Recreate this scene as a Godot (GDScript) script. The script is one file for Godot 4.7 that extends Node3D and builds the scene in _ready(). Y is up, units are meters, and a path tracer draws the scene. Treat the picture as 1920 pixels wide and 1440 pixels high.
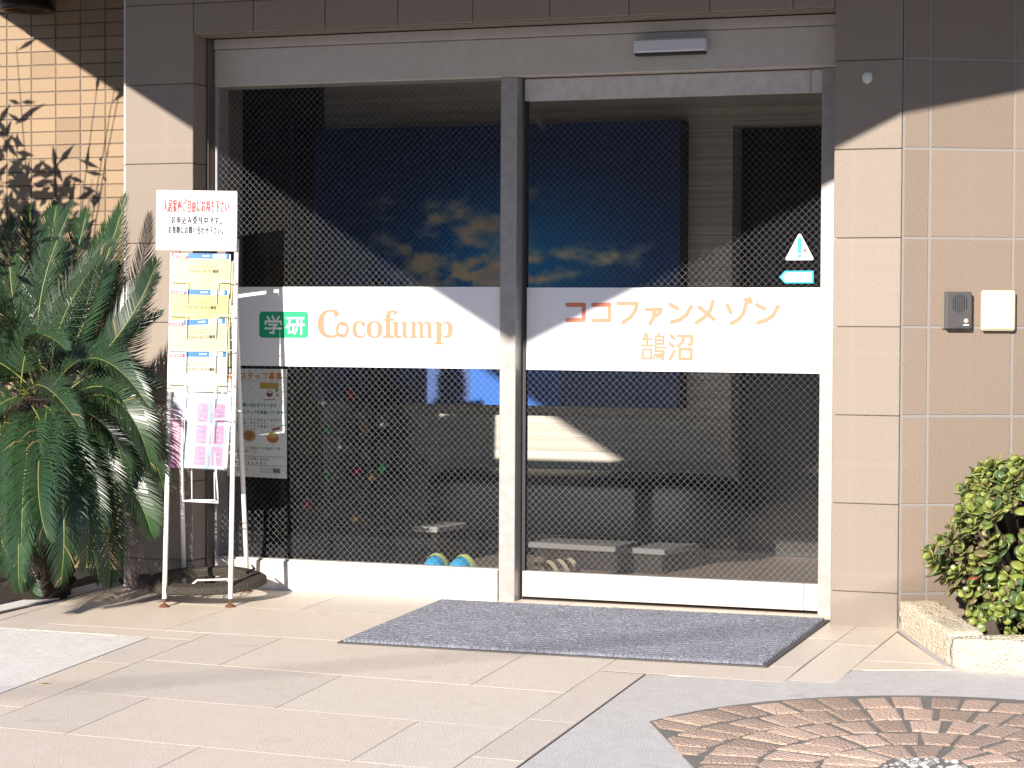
extends Node3D
# Entrance of a building: wired-glass automatic door between tiled pillars, brochure rack, sago palm, jade plant.

const SL := 0.0433                      # fall of the paving away from the door
const U30 := Vector3(0.8660, 0, -0.5)   # along the turned side wall
const N30 := Vector3(0.5, 0, 0.8660)    # its outward normal
const C30 := Vector3(1.536, 0, 0.15)    # the corner where it starts
var rng := RandomNumberGenerator.new()
var used := {}
var M := {}
var G := {}

func V(x: float, y: float, z: float) -> Vector3: return Vector3(x, y, z)

func lin(r: float, g: float, b: float, a := 1.0) -> Color:
	return Color(r, g, b, a).linear_to_srgb()

# ---------------------------------------------------------------- naming
func numbered(called: String) -> String:
	var n: int = used.get(called, 0)
	used[called] = n + 1
	return called if n == 0 else "%s_%03d" % [called, n]

func tag(o: Node, label: String, category: String, group := "") -> Node:
	o.set_meta("label", label)
	o.set_meta("category", category)
	if group: o.set_meta("group", group)
	return o

func thing(called: String, label: String, category: String, at := Vector3.ZERO, turn := 0.0, group := "") -> Node3D:
	var o := Node3D.new()
	o.name = numbered(called)
	add_child(o)
	o.position = at
	o.rotation.y = turn
	tag(o, label, category, group)
	return o

func put(called: String, mesh: Mesh, mat: Material, parent: Node, at := Transform3D()) -> MeshInstance3D:
	var o := MeshInstance3D.new()
	o.mesh = mesh
	o.material_override = mat
	o.transform = at
	o.cast_shadow = GeometryInstance3D.SHADOW_CASTING_SETTING_ON
	if parent == self or parent == null:
		o.name = numbered(called)
		add_child(o)
	else:
		var n := 0
		var nm := called
		while parent.has_node(nm):
			n += 1
			nm = "%s_%03d" % [called, n]
		o.name = nm
		parent.add_child(o)
	return o

func fastput(called: String, k: int, mesh: Mesh, mat: Material, parent: Node, at: Transform3D) -> MeshInstance3D:
	var o := MeshInstance3D.new()
	o.mesh = mesh
	o.material_override = mat
	o.transform = at
	o.name = called if k == 0 else "%s_%03d" % [called, k]
	parent.add_child(o)
	return o

func struct(called: String, mesh: Mesh, mat: Material, label: String, category: String, at := Transform3D()) -> MeshInstance3D:
	var o := put(called, mesh, mat, self, at)
	tag(o, label, category)
	o.set_meta("kind", "structure")
	return o

# ---------------------------------------------------------------- mesh building
func begin(smooth := false) -> SurfaceTool:
	var st := SurfaceTool.new()
	st.begin(Mesh.PRIMITIVE_TRIANGLES)
	st.set_smooth_group(0 if smooth else 4294967295)
	return st

func done(st: SurfaceTool) -> ArrayMesh:
	st.generate_normals()
	return st.commit()

func tri(st: SurfaceTool, a: Vector3, b: Vector3, c: Vector3) -> void:
	st.add_vertex(a); st.add_vertex(b); st.add_vertex(c)

func quad(st: SurfaceTool, a: Vector3, b: Vector3, c: Vector3, d: Vector3) -> void:
	tri(st, a, b, c); tri(st, a, c, d)

func out_poly(st: SurfaceTool, pts: Array, center: Vector3) -> void:
	var mid := Vector3.ZERO
	for p in pts: mid += p
	mid /= pts.size()
	var n: Vector3 = (pts[1] - pts[0]).cross(pts[2] - pts[0])
	var flip := n.dot(mid - center) > 0   # clockwise faces look outwards
	for i in range(1, pts.size() - 1):
		if flip: tri(st, pts[0], pts[i + 1], pts[i])
		else: tri(st, pts[0], pts[i], pts[i + 1])

func add_box(st: SurfaceTool, c: Vector3, s: Vector3, ch := 0.0, b := Basis()) -> void:
	var h := s / 2
	if ch <= 0.0:
		for ax in 3:
			for sg in [-1, 1]:
				var pts := []
				for k in [[-1, -1], [1, -1], [1, 1], [-1, 1]]:
					var p := Vector3.ZERO
					p[ax] = sg * h[ax]
					p[(ax + 1) % 3] = k[0] * h[(ax + 1) % 3]
					p[(ax + 2) % 3] = k[1] * h[(ax + 2) % 3]
					pts.append(c + b * p)
				out_poly(st, pts, c)
		return
	for ax in 3:
		var u := (ax + 1) % 3
		var w := (ax + 2) % 3
		for sg in [-1, 1]:
			var pts := []
			for k in [[-1, -1], [1, -1], [1, 1], [-1, 1]]:
				var p := Vector3.ZERO
				p[ax] = sg * h[ax]
				p[u] = k[0] * (h[u] - ch)
				p[w] = k[1] * (h[w] - ch)
				pts.append(c + b * p)
			out_poly(st, pts, c)
		for su in [-1, 1]:
			for sw in [-1, 1]:
				var pts := []
				for k in [[-1, 0], [1, 0], [1, 1], [-1, 1]]:
					var p := Vector3.ZERO
					p[ax] = k[0] * (h[ax] - ch)
					p[u] = su * (h[u] - (ch if k[1] == 1 else 0.0))
					p[w] = sw * (h[w] - (0.0 if k[1] == 1 else ch))
					pts.append(c + b * p)
				out_poly(st, pts, c)
	for sx in [-1, 1]:
		for sy in [-1, 1]:
			for sz in [-1, 1]:
				var s3 := V(sx, sy, sz)
				out_poly(st, [c + b * (s3 * V(h.x, h.y - ch, h.z - ch)), c + b * (s3 * V(h.x - ch, h.y, h.z - ch)), c + b * (s3 * V(h.x - ch, h.y - ch, h.z))], c)

func box_mesh(c: Vector3, s: Vector3, ch := 0.0, b := Basis()) -> ArrayMesh:
	var st := begin()
	add_box(st, c, s, ch, b)
	return done(st)

func span(a: Vector3, b: Vector3, ch := 0.0) -> ArrayMesh:   # box between two corners
	return box_mesh((a + b) / 2, (b - a).abs(), ch)

func add_tube(st: SurfaceTool, pts: Array, r0: float, r1 := -1.0, sides := 8, caps := true) -> void:
	if r1 < 0: r1 = r0
	var rings := []
	var n := pts.size()
	var up := V(0.31, 0.9, 0.27).normalized()
	for i in n:
		var t: Vector3 = (pts[mini(i + 1, n - 1)] - pts[maxi(i - 1, 0)]).normalized()
		if absf(t.dot(up)) > 0.97: up = V(0.9, 0.1, 0.4).normalized()
		var a := t.cross(up).normalized()
		var b := a.cross(t)
		up = b
		var r := lerpf(r0, r1, float(i) / maxf(1, n - 1))
		var ring := []
		for k in sides:
			var an := TAU * k / sides
			ring.append(pts[i] + (a * cos(an) + b * sin(an)) * r)
		rings.append(ring)
	for i in n - 1:
		for k in sides:
			var j := (k + 1) % sides
			quad(st, rings[i][k], rings[i][j], rings[i + 1][j], rings[i + 1][k])
	if caps:
		for k in range(1, sides - 1):
			tri(st, rings[0][0], rings[0][k + 1], rings[0][k])
			tri(st, rings[n - 1][0], rings[n - 1][k], rings[n - 1][k + 1])

func tube(pts: Array, r0: float, r1 := -1.0, sides := 8) -> ArrayMesh:
	var st := begin(true)
	add_tube(st, pts, r0, r1, sides)
	return done(st)

func add_lathe(st: SurfaceTool, prof: Array, sides: int, sq := Vector3.ONE, wob := 0.0) -> void:   # prof: Vector2(radius, height)
	for i in prof.size() - 1:
		st.set_smooth_group(i if wob > 0.0 else 0)
		for k in sides:
			var q := []
			for e in [[i, k], [i, k + 1], [i + 1, k + 1], [i + 1, k]]:
				var an: float = TAU * (e[1] % sides) / sides
				var r: float = prof[e[0]].x * (1.0 + wob * sin(an * 3.0 + 0.7) + wob * 0.6 * sin(an * 5.0 + 2.0))
				q.append(V(cos(an) * r, prof[e[0]].y, sin(an) * r) * sq)
			quad(st, q[0], q[1], q[2], q[3])

func lathe(prof: Array, sides := 24, sq := Vector3.ONE, wob := 0.0) -> ArrayMesh:
	var st := begin(true)
	add_lathe(st, prof, sides, sq, wob)
	return done(st)

func ball(c: Vector3, r: Vector3, n := 8) -> ArrayMesh:
	var prof := []
	for i in n + 1:
		var a := PI * i / n
		prof.append(Vector2(maxf(sin(a), 0.0001), cos(a)))
	var st := begin(true)
	for i in n:
		for k in n * 2:
			var q := []
			for e in [[i, k], [i, k + 1], [i + 1, k + 1], [i + 1, k]]:
				var an: float = PI * (e[1] % (n * 2)) / n
				q.append(c + V(cos(an) * prof[e[0]].x, prof[e[0]].y, sin(an) * prof[e[0]].x) * r)
			quad(st, q[0], q[1], q[2], q[3])
	return done(st)

func inset(poly: PackedVector2Array, d: float) -> PackedVector2Array:
	var n := poly.size()
	var area := 0.0
	for i in n: area += poly[i].cross(poly[(i + 1) % n])
	var sg := signf(area)
	var res := PackedVector2Array()
	for i in n:
		var e0 := (poly[i] - poly[(i + n - 1) % n]).normalized()
		var e1 := (poly[(i + 1) % n] - poly[i]).normalized()
		var n0 := Vector2(-e0.y, e0.x) * sg
		var n1 := Vector2(-e1.y, e1.x) * sg
		var m := (n0 + n1).normalized()
		res.append(poly[i] + m * (d / maxf(0.35, m.dot(n0))))
	return res

# a slab lying in x,z with chamfered top edge; tops may be tilted through `top`
func prism(poly: PackedVector2Array, y0: float, y1: float, ch := 0.0, bump := 0.0, slope := 0.35) -> ArrayMesh:
	var st := begin()
	var n := poly.size()
	var mid := Vector2.ZERO
	for p in poly: mid += p
	mid /= n
	var c := V(mid.x, (y0 + y1) / 2, mid.y)
	var inn := inset(poly, ch) if ch > 0 else poly
	for i in n:
		var a := poly[i]
		var b := poly[(i + 1) % n]
		var a2 := inn[i]
		var b2 := inn[(i + 1) % n]
		out_poly(st, [V(a.x, y0, a.y), V(b.x, y0, b.y), V(b.x, y1 - ch * slope, b.y), V(a.x, y1 - ch * slope, a.y)], c)
		if ch > 0: out_poly(st, [V(a.x, y1 - ch * slope, a.y), V(b.x, y1 - ch * slope, b.y), V(b2.x, y1, b2.y), V(a2.x, y1, a2.y)], c - V(0, 9, 0))
	if bump != 0.0:
		var hp := V(mid.x + rng.randf_range(-0.01, 0.01), y1 + bump, mid.y + rng.randf_range(-0.01, 0.01))
		for i in n:
			var a2 := inn[i]
			var b2 := inn[(i + 1) % n]
			out_poly(st, [V(a2.x, y1, a2.y), V(b2.x, y1, b2.y), hp], c - V(0, 9, 0))
	else:
		var ids := Geometry2D.triangulate_polygon(inn)
		for i in range(0, ids.size(), 3):
			out_poly(st, [V(inn[ids[i]].x, y1, inn[ids[i]].y), V(inn[ids[i + 1]].x, y1, inn[ids[i + 1]].y), V(inn[ids[i + 2]].x, y1, inn[ids[i + 2]].y)], c - V(0, 9, 0))
	return done(st)

func sheet(w: float, h: float, bow := 0.0, nx := 1, curl := 0.0) -> ArrayMesh:   # printed sheet in x,y facing +z with a thickness of 0.6 mm, uv from the top left
	var st := begin(true)
	var f := func(i: int, j: int, ny: int) -> Vector3:
		var s := float(i) / nx
		var t := float(j) / ny
		var z := bow * sin(PI * s) + curl * maxf(0.0, (1 - t) * 1.6 - s - 0.55)
		return V((s - 0.5) * w, (t - 0.5) * h, z)
	var ny := nx
	for i in nx:
		for j in ny:
			for e in [[0, 0], [0, 1], [1, 1], [0, 0], [1, 1], [1, 0]]:
				st.set_uv(Vector2(float(i + e[0]) / nx, 1.0 - float(j + e[1]) / ny))
				st.add_vertex(f.call(i + e[0], j + e[1], ny))
	for i in nx:
		for j in ny:
			for e in [[0, 0], [1, 1], [0, 1], [0, 0], [1, 0], [1, 1]]:
				st.set_uv(Vector2(0.02, 0.98))
				st.add_vertex(f.call(i + e[0], j + e[1], ny) - V(0, 0, 0.0006))
	return done(st)

# ---------------------------------------------------------------- textures and materials
func noise(sd: int, freq: float, oct: int, cols: Array, size := 512, type := FastNoiseLite.TYPE_SIMPLEX_SMOOTH) -> NoiseTexture2D:
	var n := FastNoiseLite.new()
	n.noise_type = type
	n.seed = sd
	n.frequency = freq
	n.fractal_octaves = oct
	if oct == 1: n.fractal_type = FastNoiseLite.FRACTAL_NONE
	var t := NoiseTexture2D.new()
	t.width = size
	t.height = size
	t.seamless = true
	t.noise = n
	if cols.size():
		var g := Gradient.new()
		var off := PackedFloat32Array()
		var cc := PackedColorArray()
		for i in cols.size():
			off.append(float(i) / (cols.size() - 1))
			cc.append(cols[i])
		g.offsets = off
		g.colors = cc
		t.color_ramp = g
	return t

func grey(v: float) -> Color: return Color(v, v, v)

func mat(c: Color, rough := 0.6, tex: Texture2D = null, sc := 1.0, bump: Texture2D = null, hs := 0.1) -> StandardMaterial3D:
	var m := StandardMaterial3D.new()
	m.albedo_color = c
	m.roughness = rough
	if tex or bump:
		m.uv1_triplanar = true
		m.uv1_world_triplanar = true
		m.uv1_triplanar_sharpness = 4.0
		m.uv1_scale = V(sc, sc, sc)
	if tex: m.albedo_texture = tex
	if bump:
		m.heightmap_enabled = true
		m.heightmap_texture = bump
		m.heightmap_scale = hs
	return m

func metal(c: Color, rough := 0.4, metallic := 0.55) -> StandardMaterial3D:
	var m := mat(c, rough)
	m.metallic = metallic
	return m

func tex_of(img: Image) -> ImageTexture: return ImageTexture.create_from_image(img)

func printed(img: Image, rough := 0.5) -> StandardMaterial3D:
	var m := StandardMaterial3D.new()
	m.albedo_texture = tex_of(img)
	m.roughness = rough
	m.texture_repeat = false
	return m

func stained(m: StandardMaterial3D, sd: int, sc: float, lo: Color, amount: float) -> StandardMaterial3D:
	m.detail_enabled = true
	m.detail_blend_mode = BaseMaterial3D.BLEND_MODE_MUL
	m.detail_uv_layer = BaseMaterial3D.DETAIL_UV_2
	var a := Color(lo.r, lo.g, lo.b, amount)
	var w := Color(1, 1, 1, amount)
	m.detail_albedo = noise(sd, 0.022, 5, [a, w, a.lerp(w, 0.7), w, a.lerp(w, 0.5)], 256)
	m.uv2_triplanar = true
	m.uv2_world_triplanar = true
	m.uv2_scale = V(sc, sc, sc)
	return m

func make_materials() -> void:
	var grain := noise(3, 0.16, 3, [grey(0.84), grey(0.94), grey(1.0)])
	var pit := noise(5, 0.15, 4, [])
	var fine := noise(9, 0.3, 2, [])
	for k in 4:
		var f: float = [1.0, 0.94, 1.05, 0.97][k]
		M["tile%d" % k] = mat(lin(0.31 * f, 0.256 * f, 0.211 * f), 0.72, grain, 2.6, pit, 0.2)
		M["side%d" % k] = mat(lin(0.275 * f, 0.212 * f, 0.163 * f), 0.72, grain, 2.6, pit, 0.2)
	for k in 6:
		var f: float = [1.0, 0.9, 1.06, 0.96, 0.84, 1.02][k]
		M["brick%d" % k] = mat(lin(0.34 * f, 0.235 * f * (0.98 if k % 2 else 1.0), 0.138 * f), 0.62, grain, 3.0, pit, 0.12)
	M.grout_dark = mat(lin(0.15, 0.12, 0.10), 0.95)
	M.grout = mat(lin(0.29, 0.275, 0.26), 0.95, grain, 8.0)
	M.sealant = mat(lin(0.5, 0.5, 0.5), 0.7)
	var al_tex := noise(21, 0.02, 3, [grey(0.9), grey(1.0)])
	M.alu = mat(lin(0.40, 0.375, 0.355), 0.42, al_tex, 1.5)
	M.alu.metallic = 0.3
	M.rail = stained(mat(lin(0.66, 0.63, 0.60), 0.4, al_tex, 1.5), 33, 1.5, Color(0.86, 0.82, 0.77), 0.5)
	M.rail.metallic = 0.15
	M.header = stained(mat(lin(0.56, 0.51, 0.46), 0.5, noise(23, 0.03, 4, [grey(0.95), grey(1.0)]), 1.2), 31, 0.4, Color(0.9, 0.86, 0.82), 0.4)
	M.header.metallic = 0.15
	M.alu_dark = metal(lin(0.14, 0.115, 0.10), 0.45, 0.4)
	M.seal = mat(lin(0.02, 0.02, 0.022), 0.6)
	M.glass = StandardMaterial3D.new()
	M.glass.transparency = BaseMaterial3D.TRANSPARENCY_ALPHA
	M.glass.albedo_color = Color(0.04, 0.05, 0.05, 0.045)
	M.glass.roughness = 0.0
	M.glass.metallic_specular = 0.27
	M.wire = mat(lin(0.27, 0.28, 0.29), 0.4)
	# paving
	var speck := noise(41, 0.115, 3, [lin(0.16, 0.13, 0.10), lin(0.66, 0.61, 0.56), lin(0.97, 0.95, 0.91), lin(1, 0.99, 0.97)], 1024)
	for k in 5:
		var t: Array = [[0.82, 0.75, 0.67], [0.78, 0.72, 0.655], [0.83, 0.745, 0.655], [0.76, 0.705, 0.645], [0.82, 0.765, 0.69]][k]
		M["slab%d" % k] = stained(mat(lin(t[0], t[1], t[2]), 0.5, speck, 1.6, fine, 0.12), 50 + k, 0.8, Color(0.90, 0.83, 0.75), 0.5)
	M.joint = mat(lin(0.2, 0.165, 0.135), 0.95)
	M.concrete = stained(mat(lin(0.74, 0.70, 0.65), 0.85, noise(61, 0.06, 4, [grey(0.9), grey(1.0)]), 1.0, fine, 0.1), 66, 0.5, Color(0.9, 0.86, 0.8), 0.8)
	M.rough_concrete = stained(mat(lin(0.75, 0.71, 0.665), 0.92, noise(63, 0.13, 3, [grey(0.42), grey(0.80), grey(0.96), grey(1.0)], 1024), 1.8, noise(64, 0.22, 3, []), 0.3), 67, 0.9, Color(0.8, 0.79, 0.78), 0.7)
	for k in 5:
		var f: float = [1.0, 0.82, 1.12, 0.92, 0.7][k]
		M["cobble%d" % k] = mat(lin(0.62 * f, 0.44 * f, 0.33 * f), 0.8, noise(70, 0.12, 4, [grey(0.72), grey(0.95), grey(1)]), 3.0, noise(71, 0.05, 4, []), 0.7)
	M.sand = mat(lin(0.30, 0.27, 0.235), 0.95, noise(72, 0.35, 2, [grey(0.5), grey(0.9), grey(1)]), 3.0, noise(73, 0.3, 2, []), 0.6)
	for k in 3: M["pebble%d" % k] = mat([lin(0.35, 0.34, 0.32), lin(0.55, 0.53, 0.5), lin(0.2, 0.19, 0.18)][k], 0.7)
	M.ground = mat(lin(0.2, 0.19, 0.18), 0.9, noise(75, 0.2, 3, [grey(0.7), grey(1)]), 0.7)
	M.soil = mat(lin(0.06, 0.042, 0.03), 0.98, noise(76, 0.1, 4, [grey(0.5), grey(1)]), 3.0, noise(77, 0.08, 4, []), 2.0)
	M.granite = stained(mat(lin(0.70, 0.655, 0.575), 0.85, noise(80, 0.09, 4, [lin(0.35, 0.27, 0.18), lin(0.9, 0.82, 0.7), lin(1, 0.97, 0.92), lin(1, 1, 1)], 512), 3.0, noise(81, 0.05, 5, []), 1.0), 82, 2.0, Color(0.94, 0.84, 0.66), 0.8)
	M.mortar = mat(lin(0.38, 0.36, 0.35), 0.95)
	# rack
	M.white_tube = stained(mat(lin(0.82, 0.80, 0.78), 0.35), 91, 3.0, Color(0.95, 0.88, 0.8), 0.5)
	M.rust = mat(lin(0.26, 0.09, 0.04), 0.85, noise(92, 0.15, 3, [grey(0.5), grey(1)]), 12.0)
	M.clip = mat(lin(0.22, 0.13, 0.09), 0.5)
	M.plastic_white = mat(lin(0.84, 0.83, 0.83), 0.35)
	M.ring = stained(mat(lin(0.075, 0.062, 0.045), 0.75, noise(93, 0.06, 3, [grey(0.7), grey(1)]), 4.0, noise(94, 0.05, 3, []), 0.6), 95, 2.5, Color(0.7, 0.62, 0.5), 0.8)
	M.sleeve = StandardMaterial3D.new()
	M.sleeve.transparency = BaseMaterial3D.TRANSPARENCY_ALPHA
	M.sleeve.albedo_color = Color(0.9, 0.92, 0.95, 0.05)
	M.sleeve.roughness = 0.12
	# plants
	for k in 4:
		var f: float = [1.0, 0.75, 1.3, 0.9][k]
		M["frond%d" % k] = mat(lin(0.022 * f, 0.050 * f, 0.019 * f), 0.34)
		M["frond%d" % k].backlight_enabled = true
		M["frond%d" % k].backlight = Color(0.025, 0.05, 0.01)
	M.rachis = mat(lin(0.18, 0.20, 0.05), 0.45)
	M.dry_frond = mat(lin(0.20, 0.13, 0.05), 0.7)
	M.trunk = mat(lin(0.10, 0.065, 0.04), 0.95, noise(101, 0.1, 3, [grey(0.4), grey(1)]), 6.0, noise(102, 0.06, 3, []), 1.5)
	for k in 5:
		var t: Array = [[0.16, 0.21, 0.045], [0.10, 0.15, 0.04], [0.23, 0.27, 0.06], [0.065, 0.11, 0.04], [0.17, 0.145, 0.065]][k]
		M["jade%d" % k] = mat(lin(t[0], t[1], t[2]), 0.32)
		M["jade%d" % k].subsurf_scatter_enabled = true
		M["jade%d" % k].subsurf_scatter_strength = 0.15
	M.jade_red = mat(lin(0.22, 0.075, 0.04), 0.4)
	M.jade_stem = mat(lin(0.26, 0.19, 0.13), 0.9, noise(104, 0.1, 3, [grey(0.5), grey(1)]), 9.0, noise(105, 0.07, 3, []), 0.8)
	M.leaf_dark = mat(lin(0.035, 0.06, 0.02), 0.5)
	M.leaf_dark.backlight_enabled = true
	M.leaf_dark.backlight = Color(0.12, 0.14, 0.03)
	M.leaf_mid = mat(lin(0.065, 0.085, 0.02), 0.45)
	M.leaf_mid.backlight_enabled = true
	M.leaf_mid.backlight = Color(0.2, 0.2, 0.04)
	M.bark = mat(lin(0.09, 0.07, 0.05), 0.95)
	# inside
	var line_img := Image.create(16, 256, false, Image.FORMAT_RGB8)
	rng.seed = 4
	var wv := 0.95
	for y in 256:
		if y % 3 == 0: wv = rng.randf_range(0.84, 1.0)
		for x in 16: line_img.set_pixel(x, y, grey(wv if y % 21 else 0.74))
	M.paper_wall = mat(lin(0.74, 0.68, 0.58), 0.8, tex_of(line_img), 1.3)
	M.ceiling = mat(lin(0.6, 0.57, 0.52), 0.9)
	M.floor_in = stained(mat(lin(0.26, 0.21, 0.175), 0.45, noise(111, 0.15, 3, [grey(0.8), grey(1)]), 1.5), 112, 0.6, Color(0.8, 0.75, 0.7), 0.8)
	M.dark_wood = mat(lin(0.022, 0.014, 0.011), 0.4, noise(113, 0.02, 4, [grey(0.6), grey(1)]), 1.6)
	M.orange_wood = mat(lin(0.5, 0.2, 0.05), 0.45, noise(114, 0.03, 4, [grey(0.75), grey(1)]), 3.0)
	M.leather = mat(lin(0.007, 0.008, 0.010), 0.45, null, 1.0, noise(115, 0.2, 3, []), 0.06)
	M.leather.metallic_specular = 0.2
	M.leather.uv1_scale = V(4, 4, 4)
	M.grey_board = mat(lin(0.30, 0.29, 0.285), 0.4)
	M.needle = mat(lin(0.007, 0.017, 0.011), 0.6)
	M.tinsel = metal(lin(0.6, 0.62, 0.66), 0.2, 0.9)
	M.mat_rubber = mat(lin(0.075, 0.07, 0.068), 0.7)
	M.pile = StandardMaterial3D.new()
	M.pile.vertex_color_use_as_albedo = true
	M.pile.roughness = 0.95

# ---------------------------------------------------------------- lettering, drawn with strokes on a 100 x 100 field
const STROKES := {
	"コ": "14,20 86,20 86,84 14,84", "フ": "12,20 88,20/88,20 82,45 65,70 33,92", "ァ": "18,40 82,40 76,54 60,64/52,46 50,68 34,94",
	"ン": "14,20 42,36/18,90 50,80 75,60 92,26", "メ": "77,10 66,45 45,70 13,92/24,32 82,78", "ゾ": "15,25 28,52/80,22 73,55 56,78 30,94/80,3 87,15/93,0 99,12",
	"ス": "18,20 78,20 62,52 18,90/58,56 88,90", "タ": "42,8 32,32 14,52/40,22 82,22 74,55 54,78 28,94/34,42 66,62", "ッ": "20,45 30,60/45,42 52,58/82,44 76,66 60,84 42,92",
	"学": "20,8 30,24/46,6 54,22/80,8 68,26/10,46 10,32 90,32 90,46/28,48 70,48 54,60/8,68 92,68/52,60 52,92 34,90",
	"研": "6,14 46,14/26,14 18,44 6,62/18,46 18,90/18,48 42,48 42,86 18,86/52,14 96,14/50,48 98,48/64,14 64,50 58,78 48,94/84,14 84,96",
	"鵠": "22,4 14,26/12,24 46,24/28,8 28,46/6,46 50,46/12,60 44,60 44,92 12,92 12,60/74,2 68,14/60,14 60,66/60,14 90,14 90,40/60,27 90,27/60,40 90,40/60,53 98,53/60,66 92,66 90,92 82,96/58,78 54,92/66,78 67,90/74,77 76,88/82,75 85,86",
	"沼": "10,10 24,22/6,38 20,50/8,94 24,64/38,12 90,12 88,40 78,42/60,12 54,34 38,48/44,58 88,58 88,92 44,92 44,58",
	"入": "40,12 52,14 50,40 35,70 10,92/52,30 66,65 92,92", "居": "20,10 86,10 86,32 20,32/20,10 20,50 8,94/30,48 94,48/60,34 60,66/36,66 86,66 86,92 36,92 36,66",
	"案": "50,2 50,12/12,24 12,14 88,14 88,24/10,34 90,34/46,18 30,46 62,58/66,36 52,50 20,60/8,68 92,68/50,58 50,98/46,70 14,94/54,70 88,94",
	"内": "16,28 16,94/16,28 84,28 84,92 72,90/50,8 50,36 30,66/50,40 70,62", "ご": "22,22 70,22 60,30/18,64 24,82 50,86 78,82/78,4 84,16/90,0 96,12",
	"自": "52,4 42,16/24,18 76,18 76,94/24,18 24,94/24,42 76,42/24,66 76,66/24,92 76,92", "由": "18,30 82,30 82,92 18,92 18,30/50,8 50,92/18,60 82,60",
	"に": "20,14 14,55 20,90/44,28 82,26/42,70 50,84 86,82", "お": "14,28 62,28/36,8 36,84 20,88 12,76 30,58 60,50 82,62 80,82 60,90/70,18 88,32",
	"持": "8,28 42,28/26,6 26,90 16,88/6,64 42,52/50,22 94,22/72,6 72,40/46,40 98,40/46,60 98,60/82,44 82,92 70,90/56,70 64,80", "ち": "18,26 80,24/44,8 30,56 56,46 78,54 78,76 60,90 32,92",
	"下": "8,16 92,16/48,16 48,96/54,40 76,58", "さ": "14,32 82,26/44,8 70,54/24,62 26,82 50,90 76,88", "い": "18,22 20,66 32,82 42,70/74,28 86,64",
	"申": "20,22 80,22 80,70 20,70 20,22/20,46 80,46/50,4 50,98", "込": "10,12 24,26/6,44 22,44 22,76 8,92/22,78 40,90 96,92/52,12 64,12 62,36 36,72/64,30 92,72",
	"み": "22,16 54,16 30,72 16,76 14,60 40,54 90,68/76,38 70,68 56,92", "受": "80,4 20,12/24,18 30,28/48,16 52,26/76,14 68,28/10,48 10,36 90,36 90,48/22,56 76,56 56,78 14,96/32,60 56,82 90,96",
	"付": "34,6 8,50/22,34 22,96/40,32 96,32/78,6 78,92 64,90/52,50 62,66", "中": "14,26 86,26 86,66 14,66 14,26/50,4 50,98", "で": "10,22 86,18 54,44 50,70 76,90/68,40 74,52/82,34 88,46",
	"す": "8,26 92,24/56,6 56,56 42,64 38,52 54,46 58,66 36,96", "。": "20,76 34,76 38,88 28,94 16,88 20,76", "気": "30,4 10,36/26,18 90,18/26,32 80,32/14,46 80,46 80,80 96,94/22,58 60,92/58,58 20,92",
	"軽": "6,18 48,18/10,30 44,30 44,62 10,62 10,30/10,46 44,46/26,6 26,96/4,76 50,76/56,12 90,12 54,46/62,22 96,46/56,64 96,64/76,48 76,92/52,92 98,92",
	"問": "12,8 12,96/12,8 42,8 42,38 12,38/12,23 42,23/58,8 88,8 88,94 78,92/58,8 58,38 88,38/58,23 88,23/34,52 66,52 66,82 34,82 34,52", "合": "50,4 8,44/50,4 92,44/32,42 68,42/24,58 76,58 76,94 24,94 24,58",
	"わ": "28,8 28,94/10,30 38,28 8,76/30,52 60,34 84,48 84,70 60,92", "せ": "6,40 94,36/70,12 70,62 58,58/28,18 28,80 44,90 82,88",
	"募": "8,12 92,12/34,2 34,22/66,2 66,22/28,26 72,26 72,52 28,52 28,26/28,39 72,39/8,60 92,60/40,60 14,78/60,60 90,76/34,76 74,76 72,96 62,94/50,68 26,98",
	"集": "30,4 12,34/24,20 24,60/58,4 52,16/24,18 86,18/24,32 80,32/24,46 80,46/24,60 90,60/54,18 54,60/6,72 94,72/50,60 50,98/46,74 12,94/54,74 90,94",
	"調": "8,10 34,10/4,24 40,24/8,38 34,38/8,52 34,52/8,66 34,66 34,92 8,92 8,66/48,10 48,60 40,96/48,10 92,10 92,94 82,92/56,26 84,26/70,16 70,42/56,42 84,42/58,56 82,56 82,80 58,80 58,56",
	"理": "6,16 40,16/8,46 38,46/23,16 23,80/4,84 42,74/52,12 92,12 92,54 52,54 52,12/52,33 92,33/72,12 72,92/50,72 94,72/46,92 98,92",
	"し": "30,8 28,70 40,90 64,84 82,64", "て": "8,22 90,18 52,44 46,70 74,90", "ま": "14,24 86,24/18,46 82,46/50,6 52,74 34,90 18,78 34,66 84,90", "を": "14,22 80,18/46,6 20,54 46,44 56,62/84,40 36,68 44,90 82,90",
	"注": "12,12 28,24/8,40 24,50/8,92 28,64/60,4 70,16/38,26 94,26/66,26 66,90/42,56 90,56/34,90 98,90",
	"意": "50,2 50,12/18,12 82,12/34,16 40,28/66,16 60,28/8,30 92,30/28,40 72,40 72,64 28,64 28,40/28,52 72,52/18,72 10,90/36,70 38,92 62,94 66,84/50,68 56,80/78,70 90,86",
	"動": "48,4 10,12/4,24 54,24/30,10 30,90/10,36 48,36 48,62 10,62 10,36/10,49 48,49/8,74 52,74/4,92 56,88/60,30 94,30 90,90 78,90/74,6 74,40 56,94",
}

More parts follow.
